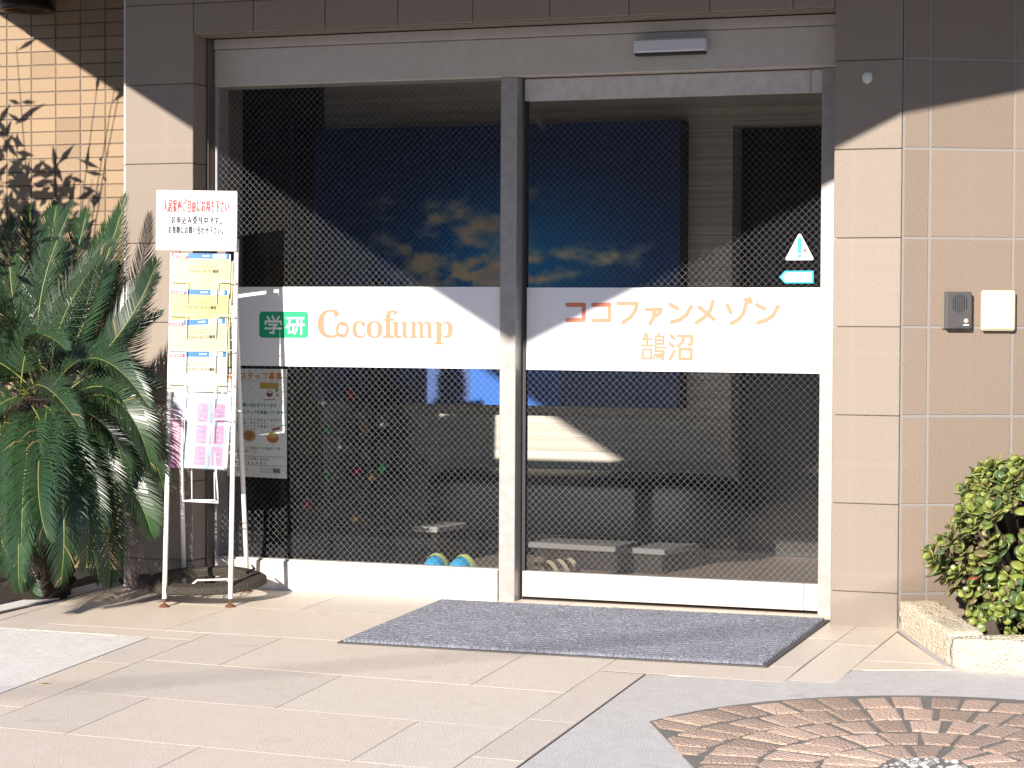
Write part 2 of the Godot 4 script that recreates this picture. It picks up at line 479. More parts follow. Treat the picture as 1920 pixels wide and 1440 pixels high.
func blot(img: Image, a: Vector2, b: Vector2, r: float, col: Color, sx := 1.0) -> void:   # a round-ended line, antialiased
	var w := img.get_width()
	var h := img.get_height()
	var x0 := maxi(0, int(minf(a.x, b.x) - r - 2))
	var x1 := mini(w - 1, int(maxf(a.x, b.x) + r + 2))
	var y0 := maxi(0, int(minf(a.y, b.y) - r - 2))
	var y1 := mini(h - 1, int(maxf(a.y, b.y) + r + 2))
	var ab := b - a
	var l2 := maxf(ab.length_squared(), 1e-6)
	for y in range(y0, y1 + 1):
		for x in range(x0, x1 + 1):
			var p := Vector2(x + 0.5, y + 0.5)
			var t := clampf((p - a).dot(ab) / l2, 0, 1)
			var cov := clampf(r - p.distance_to(a + ab * t) + 0.5, 0, 1)
			if cov > 0: img.set_pixel(x, y, img.get_pixel(x, y).lerp(col, cov * col.a))

func write(img: Image, text: String, x: float, y: float, cw: float, chh: float, step: float, r: float, col: Color) -> void:
	col.a = 1.0 if r >= 0.5 else clampf(r * 2.0, 0.2, 1.0)
	var rr := maxf(r, 0.5)
	for k in text.length():
		var s: String = STROKES.get(text[k], "")
		if s == "": continue
		for part in s.split("/"):
			var last := Vector2.INF
			for pr in part.split(" "):
				var xy := pr.split(",")
				var p := Vector2(x + k * step + float(xy[0]) / 100.0 * cw, y + float(xy[1]) / 100.0 * chh)
				if last != Vector2.INF: blot(img, last, p, rr, col)
				last = p

func disc(img: Image, c: Vector2, r: float, col: Color, sq := 1.0) -> void:
	for y in range(maxi(0, int(c.y - r * sq - 2)), mini(img.get_height(), int(c.y + r * sq + 3))):
		for x in range(maxi(0, int(c.x - r - 2)), mini(img.get_width(), int(c.x + r + 3))):
			var d := Vector2((x + 0.5 - c.x), (y + 0.5 - c.y) / sq).length()
			var cov := clampf(r - d + 0.5, 0, 1)
			if cov > 0: img.set_pixel(x, y, img.get_pixel(x, y).lerp(col, cov))

func rounded(img: Image, r: Rect2, rad: float, col: Color) -> void:
	for y in range(int(r.position.y), int(r.end.y) + 1):
		for x in range(int(r.position.x), int(r.end.x) + 1):
			if x < 0 or y < 0 or x >= img.get_width() or y >= img.get_height(): continue
			var p := Vector2(x + 0.5, y + 0.5)
			var q := (p - r.get_center()).abs() - r.size / 2 + Vector2(rad, rad)
			var d := q.max(Vector2.ZERO).length() - rad
			var cov := clampf(0.5 - d, 0, 1)
			if cov > 0: img.set_pixel(x, y, img.get_pixel(x, y).lerp(col, cov))

func blank(w: int, h: int, c: Color) -> Image:
	var i := Image.create(w, h, false, Image.FORMAT_RGB8)
	i.fill(c)
	return i

# ---------------------------------------------------------------- the scene
func _ready() -> void:
	var cam := Camera3D.new()
	cam.name = "camera"
	cam.fov = 18.467
	cam.near = 0.1
	cam.far = 200
	cam.position = V(3.182, 1.0616, 8.2005)
	cam.rotation = V(-0.02855, 0.3647, 0.00484)
	add_child(cam)
	cam.current = true
	var env := Environment.new()
	env.background_mode = Environment.BG_SKY
	var sky := Sky.new()
	var psm := ProceduralSkyMaterial.new()
	psm.sky_top_color = Color(0.36, 0.48, 0.68)
	psm.sky_horizon_color = Color(0.76, 0.79, 0.82)
	psm.sky_curve = 0.12
	psm.ground_bottom_color = Color(0.3, 0.28, 0.26)
	psm.ground_horizon_color = Color(0.5, 0.5, 0.5)
	psm.sun_angle_max = 12
	sky.sky_material = psm
	env.sky = sky
	env.background_energy_multiplier = 1.05
	env.tonemap_mode = Environment.TONE_MAPPER_LINEAR
	env.tonemap_exposure = 1.95
	env.sdfgi_enabled = true
	env.ssao_enabled = true
	env.ssil_enabled = true
	var we := WorldEnvironment.new()
	we.name = "world_environment"
	we.environment = env
	add_child(we)
	var sun := DirectionalLight3D.new()
	sun.name = "sun"
	add_child(sun)
	sun.look_at_from_position(Vector3.ZERO, V(0.08, -0.405, -1.0))
	sun.light_energy = 1.5
	sun.light_angular_distance = 0.5
	sun.light_color = Color(1.0, 0.965, 0.92)
	sun.shadow_enabled = true

	make_materials()
	ground()
	paving()
	walls()
	canopy()
	inside()
	frame_and_door()
	wall_fittings()
	rack()
	palm()
	jade()
	door_mat()
	small_things()
	outside()

# ---------------------------------------------------------------- ground and paving
func tilt(y := 0.0) -> Transform3D: return Transform3D(Basis(V(1, 0, 0), SL), V(0, y, 0))

func skew(a: float, b: float) -> Vector2:
	var k := clampf((b - 0.95) / 0.5, 0, 1)
	return Vector2(a + 0.052 * maxf(0.0, b - 1.0), b + 0.06 * (a - 0.3) * k)

func ground() -> void:
	var st := begin()
	quad(st, V(-40, -0.035, -0.2), V(-40, -0.035 - SL * 4, 4), V(40, -0.035 - SL * 4, 4), V(40, -0.035, -0.2))
	quad(st, V(-40, -0.035 - SL * 4, 4), V(-40, -0.22, 60), V(40, -0.22, 60), V(40, -0.035 - SL * 4, 4))
	quad(st, V(-40, -0.035, -30), V(-40, -0.035, -0.2), V(40, -0.035, -0.2), V(40, -0.035, -30))
	struct("ground", done(st), M.ground, "grey asphalt ground running out to the street before the entrance", "ground")

func slab_quad(parent: Node3D, a0: float, a1: float, b0: float, b1: float, k: int) -> void:
	var j := 0.0016
	var pts := PackedVector2Array([skew(a0 + j, b0 + j), skew(a1 - j, b0 + j), skew(a1 - j, b1 - j), skew(a0 + j, b1 - j)])
	var up := rng.randf_range(-0.0002, 0.0004)
	put("paving_slab", prism(pts, -0.03, up, 0.0006), M["slab%d" % (k % 5)], parent)

func paving() -> void:
	rng.seed = 11
	var p := struct("paving", prism(PackedVector2Array([skew(-1.62, -0.1), skew(1.75, -0.1), skew(1.54, 1.12), skew(0.946, 1.17), skew(0.946, 3.6), skew(-0.871, 3.6), skew(-0.871, 1.106), skew(-1.62, 1.09)]), -0.05, -0.0007), M.joint, "beige granite slabs with thin dark joints before the glass door", "paving", tilt())
	var rows := [-0.1, 0.42, 0.945, 1.515, 2.035, 2.555, 3.07, 3.6]
	var joints := [[-1.36, -0.62, 0.28, 1.02, 1.39], [-1.36, -0.89, 0.02, 0.92, 1.39], [-0.70, -0.42, 0.475, 0.79], [-0.70, 0.03, 0.79], [-0.70, -0.40, 0.50, 0.79], [-0.70, 0.04, 0.79], [-0.70, -0.3, 0.6, 0.79]]
	var n := 0
	for r in 7:
		var js: Array = joints[r]
		for k in js.size() - 1:
			slab_quad(p, js[k], js[k + 1], rows[r], rows[r + 1], rng.randi() % 5)
			n += 1
	# border strips
	for q in [[0.79, 0.945, 1.175, 1.90], [0.79, 0.945, 1.90, 2.39], [0.79, 0.945, 2.39, 2.9], [0.79, 0.945, 2.9, 3.6], [-0.87, -0.70, 1.105, 1.6], [-0.87, -0.70, 1.6, 2.3], [-0.87, -0.70, 2.3, 3.0], [-0.87, -0.70, 3.0, 3.6],
			[-1.36, -0.70, 0.945, 1.105], [-1.56, -1.36, -0.1, 0.55], [-1.56, -1.36, 0.55, 1.105], [1.39, 1.545, -0.1, 0.5], [1.39, 1.545, 0.5, 1.13], [0.79, 1.39, 0.945, 1.165]]:
		slab_quad(p, q[0], q[1], q[2], q[3], rng.randi() % 5)
	# wedge between the strip and the planter stones
	put("paving_slab", prism(PackedVector2Array([Vector2(1.549, 0.23), Vector2(1.80, 0.755), Vector2(1.549, 0.755)]), -0.03, 0.0, 0.0015), M.slab4, p)
	put("paving_slab", prism(PackedVector2Array([Vector2(1.549, 0.760), Vector2(1.803, 0.760), Vector2(1.86, 0.83), Vector2(1.549, 0.93)]), -0.03, 0.0003, 0.0015), M.slab2, p)
	put("paving_slab", prism(PackedVector2Array([Vector2(-1.563, -0.1), Vector2(-1.572, 0.06), Vector2(-1.597, 0.40), Vector2(-1.656, 0.80), Vector2(-1.79, 1.10), Vector2(-1.563, 1.10)]), -0.03, 0.0, 0.001), M.slab1, p)
	# concrete either side
	struct("concrete_pad", prism(PackedVector2Array([skew(-3.2, 1.112), skew(-0.876, 1.112), skew(-0.876, 3.8), skew(-3.2, 3.8)]), -0.04, -0.0004, 0.001), M.concrete, "pale smooth concrete beside the slabs, left of the entrance", "concrete", tilt())
	var right := PackedVector2Array([skew(0.951, 1.181), Vector2(1.235, 1.176), Vector2(1.545, 1.138), Vector2(1.553, 0.938), Vector2(1.866, 0.838), Vector2(3.2, 0.838), Vector2(3.2, 3.8), skew(0.951, 3.8)])
	struct("concrete_apron", prism(right, -0.04, -0.0004, 0.001), M.rough_concrete, "grey rough concrete round the brick coloured cobble fan", "concrete", tilt())
	# fan of cobbles
	var c := Vector2(2.03, 2.20)
	var fan_edge := PackedVector2Array()
	var edge_a := Vector2(1.185, 1.865)
	for k in 15:
		var an := lerpf(deg_to_rad(201.6), deg_to_rad(300), k / 14.0)
		fan_edge.append(c + Vector2(cos(an), sin(an)) * lerpf(0.91, 0.97, k / 14.0))
	fan_edge.append(Vector2(2.6, 1.4)); fan_edge.append(Vector2(2.6, 3.3)); fan_edge.append(Vector2(1.98, 3.3))
	var f := struct("cobble_fan", prism(fan_edge, -0.03, 0.0035), M.sand, "fan of pinkish brown cobbles in sandy mortar set in the concrete", "cobbles", tilt())
	var e_dir := (Vector2(1.442, 2.351) - edge_a).normalized()
	var e_n := Vector2(-e_dir.y, e_dir.x)            # towards the left of the edge when seen from above
	var fan_in := PackedVector2Array([edge_a + e_dir * -0.004, edge_a + e_dir * 1.6, Vector2(3.4, 3.4), Vector2(3.4, 0.2), Vector2(1.0, 0.2), edge_a + Vector2(0.01, -0.02)])
	for e in 2: fan_in[e] -= e_n * 0.006
	var radii := [0.125, 0.28, 0.438, 0.596, 0.754]
	var cnt := 0
	for r in radii.size():
		var r0: float = radii[r]
		var r1 := r0 + 0.138
		var wide: float = [0.088, 0.098, 0.096, 0.1, 0.1][r]
		var m := int(TAU * (r0 + 0.075) / wide)
		var off := rng.randf() * TAU
		for k in m:
			var a0 := off + TAU * k / m
			var a1 := off + TAU * (k + 1) / m - 0.016 / (r0 + 0.075)
			var mid := c + Vector2(cos((a0 + a1) / 2), sin((a0 + a1) / 2)) * (r0 + 0.075)
			if (mid - edge_a).dot(e_n) > 0.03 or mid.x > 2.45 or mid.y > 3.2: continue
			var q := PackedVector2Array()
			for e in [[a0, r0], [a1, r0], [a1, r1], [(a0 + a1) / 2, r1 + 0.003], [a0, r1]]:
				var aj: float = e[0] + rng.randf_range(-0.007, 0.007) / (r0 + 0.05)
				q.append(c + Vector2(cos(aj), sin(aj)) * (e[1] + rng.randf_range(-0.011, 0.011)))
			var cut := Geometry2D.intersect_polygons(q, fan_in)
			if cut.size() != 1 or cut[0].size() < 3: continue
			q = cut[0]
			var ar := 0.0
			for e in q.size(): ar += q[e].cross(q[(e + 1) % q.size()]) * 0.5
			if absf(ar) < 0.0028: continue
			fastput("cobble", cnt, prism(q, -0.03, 0.0078 + rng.randf_range(-0.0012, 0.0012), 0.007, rng.randf_range(0.0005, 0.0025)), M["cobble%d" % (rng.randi() % 5)], f, Transform3D())
			cnt += 1
	# the two straight rows along the left edge
	var inward := -e_n
	for row in 2:
		for k in 8:
			var o := edge_a + e_dir * (0.008 + 0.084 * k + (0.03 if row else 0.0)) + inward * (0.006 + 0.088 * row)
			if (o - c).length() > 0.99: continue
			var inside_ring := (o + inward * 0.04 + e_dir * 0.04 - c).length()
			if inside_ring < 0.93: continue
			var q := PackedVector2Array()
			for e in [[0.0, 0.0], [0.078, 0.0], [0.078, 0.08], [0.0, 0.08]]:
				q.append(o + e_dir * (e[0] + rng.randf_range(-0.004, 0.004)) + inward * (e[1] + rng.randf_range(-0.004, 0.004)))
			fastput("cobble", cnt, prism(q, -0.03, 0.007 + rng.randf_range(-0.001, 0.003), 0.005, 0.002), M["cobble%d" % (rng.randi() % 5)], f, Transform3D())
			cnt += 1
	# pebbles in the middle of the fan
	var pm := []
	for v in 3: pm.append(ball(Vector3.ZERO, V(0.009, 0.006, 0.008), 5))
	for k in 110:
		var an := rng.randf() * TAU
		var rr := sqrt(rng.randf()) * 0.115
		var s := rng.randf_range(0.6, 1.2)
		fastput("pebble", k, pm[k % 3], M["pebble%d" % (rng.randi() % 3)], f, Transform3D(Basis(V(0, 1, 0), rng.randf() * 6.0).scaled(V(s, s, s)), V(c.x + cos(an) * rr, 0.004, c.y + sin(an) * rr)))
	# planting beds
	struct("soil", prism(PackedVector2Array([Vector2(-4, -0.28), Vector2(-1.56, -0.28), Vector2(-1.60, 0.5), Vector2(-1.66, 1.1), Vector2(-4, 1.1)]), -0.03, 0.001), M.soil, "dark soil of the bed under the sago palm", "soil", tilt())
	var kerb := thing("bed_kerb", "low pale concrete kerb curving along the sago palm bed", "kerb")
	kerb.transform = tilt()
	for q in [[Vector2(-1.575, 0.06), Vector2(-1.60, 0.40)], [Vector2(-1.601, 0.405), Vector2(-1.66, 0.80)], [Vector2(-1.662, 0.805), Vector2(-1.80, 1.10)]]:
		var d: Vector2 = (q[1] - q[0]).normalized()
		var nn := Vector2(-d.y, d.x)
		if nn.x > 0: nn = -nn
		put("kerb_stone", prism(PackedVector2Array([q[0], q[1], q[1] + nn * 0.09, q[0] + nn * 0.10]), -0.02, 0.006, 0.003), M.concrete, kerb)

# ---------------------------------------------------------------- walls
func wall_tile(w: float, h: float) -> ArrayMesh:
	var key := "t%.3f_%.3f" % [w, h]
	if not G.has(key): G[key] = box_mesh(Vector3.ZERO, V(w, h, 0.014), 0.0022)
	return G[key]

func tiles_on(parent: Node3D, at: Basis, o: Vector3, us: Array, vs: Array, gap: float, fam: String) -> void:   # tiles between the joints us (along) and vs (up)
	var k := 0
	for i in us.size() - 1:
		for j in vs.size() - 1:
			var w: float = us[i + 1] - us[i] - gap
			var h: float = vs[j + 1] - vs[j] - gap
			if w < 0.01 or h < 0.01: continue
			var p := at * V((us[i] + us[i + 1]) / 2, (vs[j] + vs[j + 1]) / 2, 0.0)
			var turn := 0.0 if (rng.randi() % 2) else PI
			var m: StandardMaterial3D = M[fam + str(rng.randi() % 4)]
			put("tile", wall_tile(snappedf(w, 0.001), snappedf(h, 0.001)), m, parent, Transform3D(at * Basis(V(0, 0, 1), turn), o + p))
			k += 1

func walls() -> void:
	rng.seed = 23
	var vs := [-0.05, 0.114, 0.42, 0.726, 1.032, 1.338, 1.644, 1.950, 2.256, 2.562, 2.76]
	# left pillar
	var lp := thing("tiled_pillar", "beige tiled pillar behind the brochure rack, left of the glass door", "pillar", Vector3.ZERO, 0, "tiled pillars beside the door")
	put("core", span(V(-1.498, -0.06, -0.29), V(-1.2215, 2.76, 0.1425)), M.grout_dark, lp)
	tiles_on(lp, Basis(), V(0, 0, 0.143), [-1.503, -1.2065], vs, 0.002, "tile")
	tiles_on(lp, Basis(V(0, 0, -1), V(0, 1, 0), V(1, 0, 0)), V(-1.2150, 0, 0), [-0.136, -0.01], vs, 0.003, "tile")
	put("sealant", span(V(-1.512, 0.0, 0.132), V(-1.5035, 2.7, 0.147), 0.001), M.sealant, lp)
	# right pillar
	var rp := thing("tiled_pillar", "beige tiled pillar with a small white stud, right of the glass door", "pillar", Vector3.ZERO, 0, "tiled pillars beside the door")
	put("core", span(V(1.3115, -0.06, -0.29), V(1.53, 2.76, 0.1425)), M.grout, rp)
	tiles_on(rp, Basis(), V(0, 0, 0.143), [1.2965, 1.5345], vs, 0.0025, "tile")
	tiles_on(rp, Basis(V(0, 0, 1), V(0, 1, 0), V(-1, 0, 0)), V(1.305, 0, 0), [-0.01, 0.136], vs, 0.003, "tile")
	# lintel
	var li := thing("tiled_lintel", "brown tiled beam above the door header, in shade", "lintel")
	put("core", span(V(-1.2195, 2.1425, -0.29), V(1.3095, 2.76, 0.1415)), M.grout_dark, li)
	tiles_on(li, Basis(), V(0, 0, 0.1425), [-1.2065, -0.95, -0.65, -0.352, -0.053, 0.247, 0.547, 0.847, 1.147, 1.2965], [2.1355, 2.256, 2.562, 2.76], 0.0025, "tile")
	put("soffit_trim", span(V(-1.207, 2.134, 0.02), V(1.297, 2.1415, 0.1345)), M.tile1, li)
	# turned side wall
	var sw := thing("tiled_side_wall", "brown square tiled wall turning back beside the right pillar", "wall", C30, 0)
	var b30 := Basis(U30, V(0, 1, 0), N30)
	put("core", box_mesh(b30 * V(0.75, 1.36, -0.0525), V(1.496, 2.84, 0.1), 0.0, b30), M.grout, sw)
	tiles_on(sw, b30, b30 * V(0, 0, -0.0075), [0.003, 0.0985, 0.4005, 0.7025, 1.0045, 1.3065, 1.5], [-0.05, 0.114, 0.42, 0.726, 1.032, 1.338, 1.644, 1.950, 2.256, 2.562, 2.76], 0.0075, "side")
	# brick wall on the left
	var bw := thing("brick_wall", "orange beige brick tile wall behind the sago palm", "wall")
	put("core", span(V(-4.2, -0.1, -0.45), V(-1.499, 2.76, -0.2895)), M.grout_dark, bw)
	var pw := 0.1175
	var ph := 0.0553
	if not G.has("bt"):
		G.bt = [box_mesh(Vector3.ZERO, V(pw - 0.0045, ph - 0.0045, 0.012), 0.0018), box_mesh(Vector3.ZERO, V(pw - 0.005, ph - 0.0042, 0.0125), 0.002)]
	var k := 0
	for col in 6:
		for row in 45:
			var cx := -1.557 - pw * (col + 0.0) - (0.0)
			var p := V(cx, 0.02 + ph * row + rng.randf_range(-0.0006, 0.0006), -0.292 + rng.randf_range(-0.0012, 0.0012))
			if col == 5 and row < 12: continue
			fastput("brick", k, G.bt[k % 2], M["brick%d" % (rng.randi() % 6)], bw, Transform3D(Basis.from_euler(V(rng.randf_range(-0.01, 0.01), rng.randf_range(-0.008, 0.008), 0)), p))
			k += 1
	var st := begin()
	for col in range(6, 22):
		for row in 45:
			add_box(st, V(-1.557 - pw * col, 0.02 + ph * row, -0.292), V(pw - 0.006, ph - 0.006, 0.012))
	var rest := put("bricks", done(st), M.brick0, bw)
	rest.set_meta("kind", "stuff")

func canopy() -> void:
	var c := thing("canopy", "projecting corner of the storey above the entrance, outside the frame", "canopy")
	var y0 := 2.78
	put("slab", prism(PackedVector2Array([Vector2(-3.174, -0.34), Vector2(-0.313, 4.476), Vector2(4.31, -0.6), Vector2(-3.174, -0.6)]), y0, y0 + 0.3), M.grout_dark, c)
	put("wall", span(V(-4.2, y0 + 0.3, -2.4), V(4.4, y0 + 2.6, -0.6)), M.tile1, c)

# ---------------------------------------------------------------- the room behind the glass
func inside() -> void:
	struct("interior_floor", span(V(-2.1, -0.06, -2.3), V(2.5, 0.0, -0.095)), M.floor_in, "brown floor inside the entrance hall", "floor")
	struct("ceiling", span(V(-2.1, 2.40, -2.3), V(2.5, 2.5, -0.2935)), M.ceiling, "pale ceiling of the entrance hall", "ceiling")
	var bw := struct("wall_back", span(V(-2.1, 0.0005, -2.14), V(0.362, 2.3995, -1.9)), M.paper_wall, "beige wall with fine horizontal lines at the back of the hall", "wall")
	put("wall_over_door", span(V(0.3625, 1.91, -2.14), V(2.5, 2.3995, -1.9)), M.paper_wall, bw)
	put("wall_beyond", span(V(1.28, 0.0005, -2.14), V(2.5, 1.9095, -1.9)), M.paper_wall, bw)
	put("end_wall", span(V(-2.2, -0.06, -2.14), V(-2.101, 2.4, -0.4505)), M.paper_wall, bw)
	put("end_wall", span(V(2.501, -0.06, -2.14), V(2.6, 2.4, -0.06)), M.paper_wall, bw)
	put("front_wall", span(V(1.5305, -0.02, -0.292), V(2.5, 2.4, -0.2)), M.paper_wall, bw, Transform3D(Basis(), V(0, 0, -0.35)))
	put("front_wall", span(V(-2.1, 0.001, -0.4505), V(-1.499, 2.399, -0.4515)), M.paper_wall, bw, Transform3D(Basis(), V(0, 0, -0.01)))
	var dd := thing("wooden_door", "dark brown wooden door at the back right of the hall", "door", V(0.82, 0, -2.05))
	put("leaf", span(V(-0.455, 0.002, -0.03), V(0.458, 1.907, 0.01), 0.002), M.dark_wood, dd)
	for s in [[-0.40, -0.04, 0.1, 0.9], [0.04, 0.40, 0.1, 0.9], [-0.40, -0.04, 1.0, 1.8], [0.04, 0.40, 1.0, 1.8]]:
		put("panel", span(V(s[0], s[2], 0.011), V(s[1], s[3], 0.02), 0.006), M.dark_wood, dd)
	# the sky picture
	var w := 420
	var h := 284
	var img := blank(w, h, Color.BLACK)
	var n1 := FastNoiseLite.new()
	n1.seed = 7; n1.frequency = 0.013; n1.fractal_octaves = 5
	var n2 := FastNoiseLite.new()
	n2.seed = 19; n2.frequency = 0.03; n2.fractal_octaves = 4
	for y in h:
		for x in w:
			var u := float(x) / w
			var v := float(y) / h
			var glow := exp(-(pow((u - 0.60) / 0.30, 2) + pow((v - 0.50) / 0.30, 2)))
			var col := Color(0.20, 0.24, 0.44).lerp(Color(0.16, 0.60, 0.90), glow)
			if v > 0.62: col = col.lerp(Color(0.20, 0.32, 0.56), smoothstep(0.62, 0.72, v))
			var band := exp(-pow((v - 0.52 + (u - 0.62) * 0.20) / 0.06, 2)) * exp(-pow((u - 0.66) / 0.28, 2)) * 1.15 + exp(-pow((v - 0.44 - (u - 0.45) * 0.35) / 0.16, 2)) * exp(-pow((u - 0.43) / 0.17, 2)) * 1.1 + 0.55 * exp(-pow((u - 0.60) / 0.10, 2) - pow((v - 0.28) / 0.1, 2))
			var cl := clampf((n1.get_noise_2d(x, y * 1.8) + 0.55 * n2.get_noise_2d(x, y * 1.6) + 0.42) * band * 1.9 - 0.25, 0, 1)
			col = col.lerp(Color(1.0, 0.92, 0.74).lerp(Color(0.82, 0.78, 0.80), clampf(n2.get_noise_2d(x + 300, y) + 0.4, 0, 1)), cl)
			if v > 0.74 and u > 0.50 and u < 0.72: col = col.lerp(Color(0.08, 0.42, 0.80), 0.8 * smoothstep(0.74, 0.8, v))
			img.set_pixel(x, y, col)
	var pic := thing("sky_picture", "big dark blue picture of a cloudy evening sky on the back wall", "picture", V(-0.83, 1.3, -1.9))
	put("board", span(V(-1.0, -0.64, 0.001), V(0.992, 0.63, 0.125), 0.002), M.seal, pic)
	put("print", sheet(1.988, 1.268), printed(img, 0.55), pic, Transform3D(Basis(), V(-0.004, -0.005, 0.1266)))
	# leather bench
	var be := thing("leather_bench", "low black leather bench with rounded ends under the sky picture", "bench", V(-0.22, 0, -1.58))
	var st := begin(true)
	var prof := []
	for q in [[0.20, 0.12], [0.243, 0.125], [0.256, 0.14], [0.258, 0.20], [0.256, 0.29], [0.248, 0.33], [0.232, 0.355], [0.205, 0.370], [0.15, 0.379], [0.0001, 0.385]]: prof.append(Vector2(q[0], q[1]))
	for i in prof.size() - 1:
		for k in 32:
			var q := []
			for e in [[i, k], [i, k + 1], [i + 1, k + 1], [i + 1, k]]:
				var an: float = TAU * (e[1] % 32) / 32
				var r: float = prof[e[0]].x
				q.append(V(signf(cos(an)) * 0.46 * minf(1.0, absf(cos(an)) * 8.0) * minf(1.0, r * 8.0) + cos(an) * r, prof[e[0]].y, sin(an) * r))
			quad(st, q[0], q[1], q[2], q[3])
	put("cushion", done(st), M.leather, be)
	for sx in [-1, 1]:
		for sz in [-1, 1]:
			put("leg", span(V(sx * 0.52 - 0.02, 0.001, sz * 0.13 - 0.02), V(sx * 0.52 + 0.02, 0.15, sz * 0.13 + 0.02), 0.002), M.dark_wood, be)
	# low stool and step board
	var stl := thing("low_stool", "low stool with a light grey top behind the blue slippers", "stool", V(-0.86, 0, -1.2), -0.12)
	put("top", span(V(-0.19, 0.14, -0.13), V(0.19, 0.165, 0.13), 0.004), M.grey_board, stl)
	for sx in [-1, 1]:
		put("leg", span(V(sx * 0.16 - 0.015, 0.001, -0.1), V(sx * 0.16 + 0.015, 0.1395, 0.1)), M.dark_wood, stl)
	var stp := thing("step_board", "wide grey step board on the hall floor behind the sandals", "step", V(0.12, 0, -1.32), -0.14)
	put("top", span(V(-0.42, 0.08, -0.20), V(0.22, 0.105, 0.20), 0.004), mk("dark_board", lin(0.15, 0.145, 0.14)), stp)
	put("riser", span(V(-0.40, 0.001, -0.18), V(0.20, 0.0795, 0.18)), M.dark_wood, stp)
	# tall cabinet at the back left
	var cab := thing("cabinet", "tall dark wooden cabinet left of the sky picture", "cabinet", V(-1.855, 0, -1.72))
	put("carcass", span(V(-0.235, 0.001, -0.17), V(0.235, 2.39, 0.16), 0.003), M.dark_wood, cab)
	for q in [[0.06, 0.78], [0.80, 1.58], [1.60, 2.34]]: put("door", span(V(-0.225, q[0], 0.1605), V(0.225, q[1], 0.178), 0.003), M.dark_wood, cab)
	# wooden post
	tag(put("wooden_post", span(V(-1.318, 0.001, -0.36), V(-1.278, 2.399, -0.30), 0.003), M.orange_wood, self), "narrow orange brown wooden post just inside the left pane", "post")
	# Christmas tree
	var ct := thing("christmas_tree", "dark artificial Christmas tree with coloured baubles behind the left pane", "christmas tree", V(-0.98, 0, -1.05))
	put("stem", tube([V(0, 0.001, 0), V(0, 1.2, 0)], 0.018, 0.006), M.bark, ct)
	st = begin()
	rng.seed = 31
	for k in 7500:
		var y := 0.16 + 1.06 * pow(rng.randf(), 1.25)
		var tier := 0.82 + 0.18 * sin(y * 42.0)
		var r := (1.24 - y) * 0.30 * tier * sqrt(rng.randf_range(0.1, 1.0))
		var an := rng.randf() * TAU
		var p := V(cos(an) * r, y - r * 0.25, sin(an) * r)
		var d := V(cos(an), rng.randf_range(-0.7, 0.4), sin(an)).rotated(V(0, 1, 0), rng.randf_range(-0.9, 0.9)).normalized()
		var s := d.cross(V(0, 1, 0.2)).normalized() * 0.005
		var l := rng.randf_range(0.03, 0.06)
		tri(st, p - s, p + s, p + d * l)
	var nd := put("needles", done(st), M.needle, ct)
	nd.set_meta("kind", "stuff")
	var bauble := ball(Vector3.ZERO, V(0.022, 0.022, 0.022), 8)
	var cols := {"red": metal(lin(0.5, 0.02, 0.03), 0.15, 0.5), "green": metal(lin(0.01, 0.28, 0.06), 0.15, 0.5), "gold": metal(lin(0.55, 0.33, 0.1), 0.25, 0.7), "silver": M.tinsel}
	for b in [[680, 725, "red"], [637, 795, "green"], [637, 885, "green"], [693, 870, "red"], [738, 865, "green"], [598, 938, "red"], [740, 780, "silver"], [690, 960, "gold"], [660, 825, "silver"], [720, 880, "gold"], [628, 742, "silver"]]:
		var p := V(-1.105 + (b[0] - 680) * 0.00244, 0.70 - (b[1] - 740) * 0.00222, -1.2) - V(-0.98, 0, -1.05)
		p = p * V(1, 1, 0) + V(0.12, 0.0, 0.24)
		var o := put("bauble", bauble, cols[b[2]], ct, Transform3D(Basis(), p))
		put("cap", tube([V(0, 0.02, 0), V(0, 0.03, 0)], 0.006), M.tinsel, o)
	var leaf := begin(true)
	for k in 7:
		add_box(leaf, V((0.004 if k % 2 else -0.004) * (3.5 - absf(k - 3)), 0.01 * k - 0.03, 0), V(0.007 * (4 - absf(k - 3)), 0.008, 0.004), 0.0)
	put("leaf_ornament", done(leaf), cols.gold, ct, Transform3D(Basis(V(0, 0, 1), 0.2), V(0.06, 0.58, 0.25)))
	# footwear
	for k in 2:
		var sl := thing("slipper", ["blue mesh slipper with a lime edge, left one of the pair", "blue mesh slipper with a lime edge, right one beside the door post"][k], "slipper", V([-0.515, -0.40][k], 0.0, -0.62), [0.12, -0.06][k], "pair of blue slippers inside the left pane")
		var toe := begin(true)
		var rim := begin(true)
		for i in 10:
			for j in 12:
				for q in [[toe, 1.0, 0.0], [rim, 1.13, -0.028]]:
					var pts := []
					for e in [[i, j], [i, j + 1], [i + 1, j + 1], [i + 1, j]]:
						var a: float = PI * e[0] / 10.0
						var t: float = (0.5 * PI if q[0] == toe else 0.12 * PI) * e[1] / 12.0
						var s: float = q[1]
						pts.append(V(cos(a) * 0.052 * s * cos(t), 0.012 + sin(a) * 0.078 * s * cos(t), q[2] + 0.10 * sin(t)))
					quad(q[0], pts[0], pts[1], pts[2], pts[3])
		put("sole", box_mesh(V(0, 0.008, -0.03), V(0.1, 0.016, 0.24), 0.006), M.lime if M.has("lime") else mk("lime", lin(0.50, 0.60, 0.22)), sl)
		put("upper", done(toe), mk("slip_blue", lin(0.03, 0.33, 0.62)), sl)
		put("edge", done(rim), M.lime, sl)
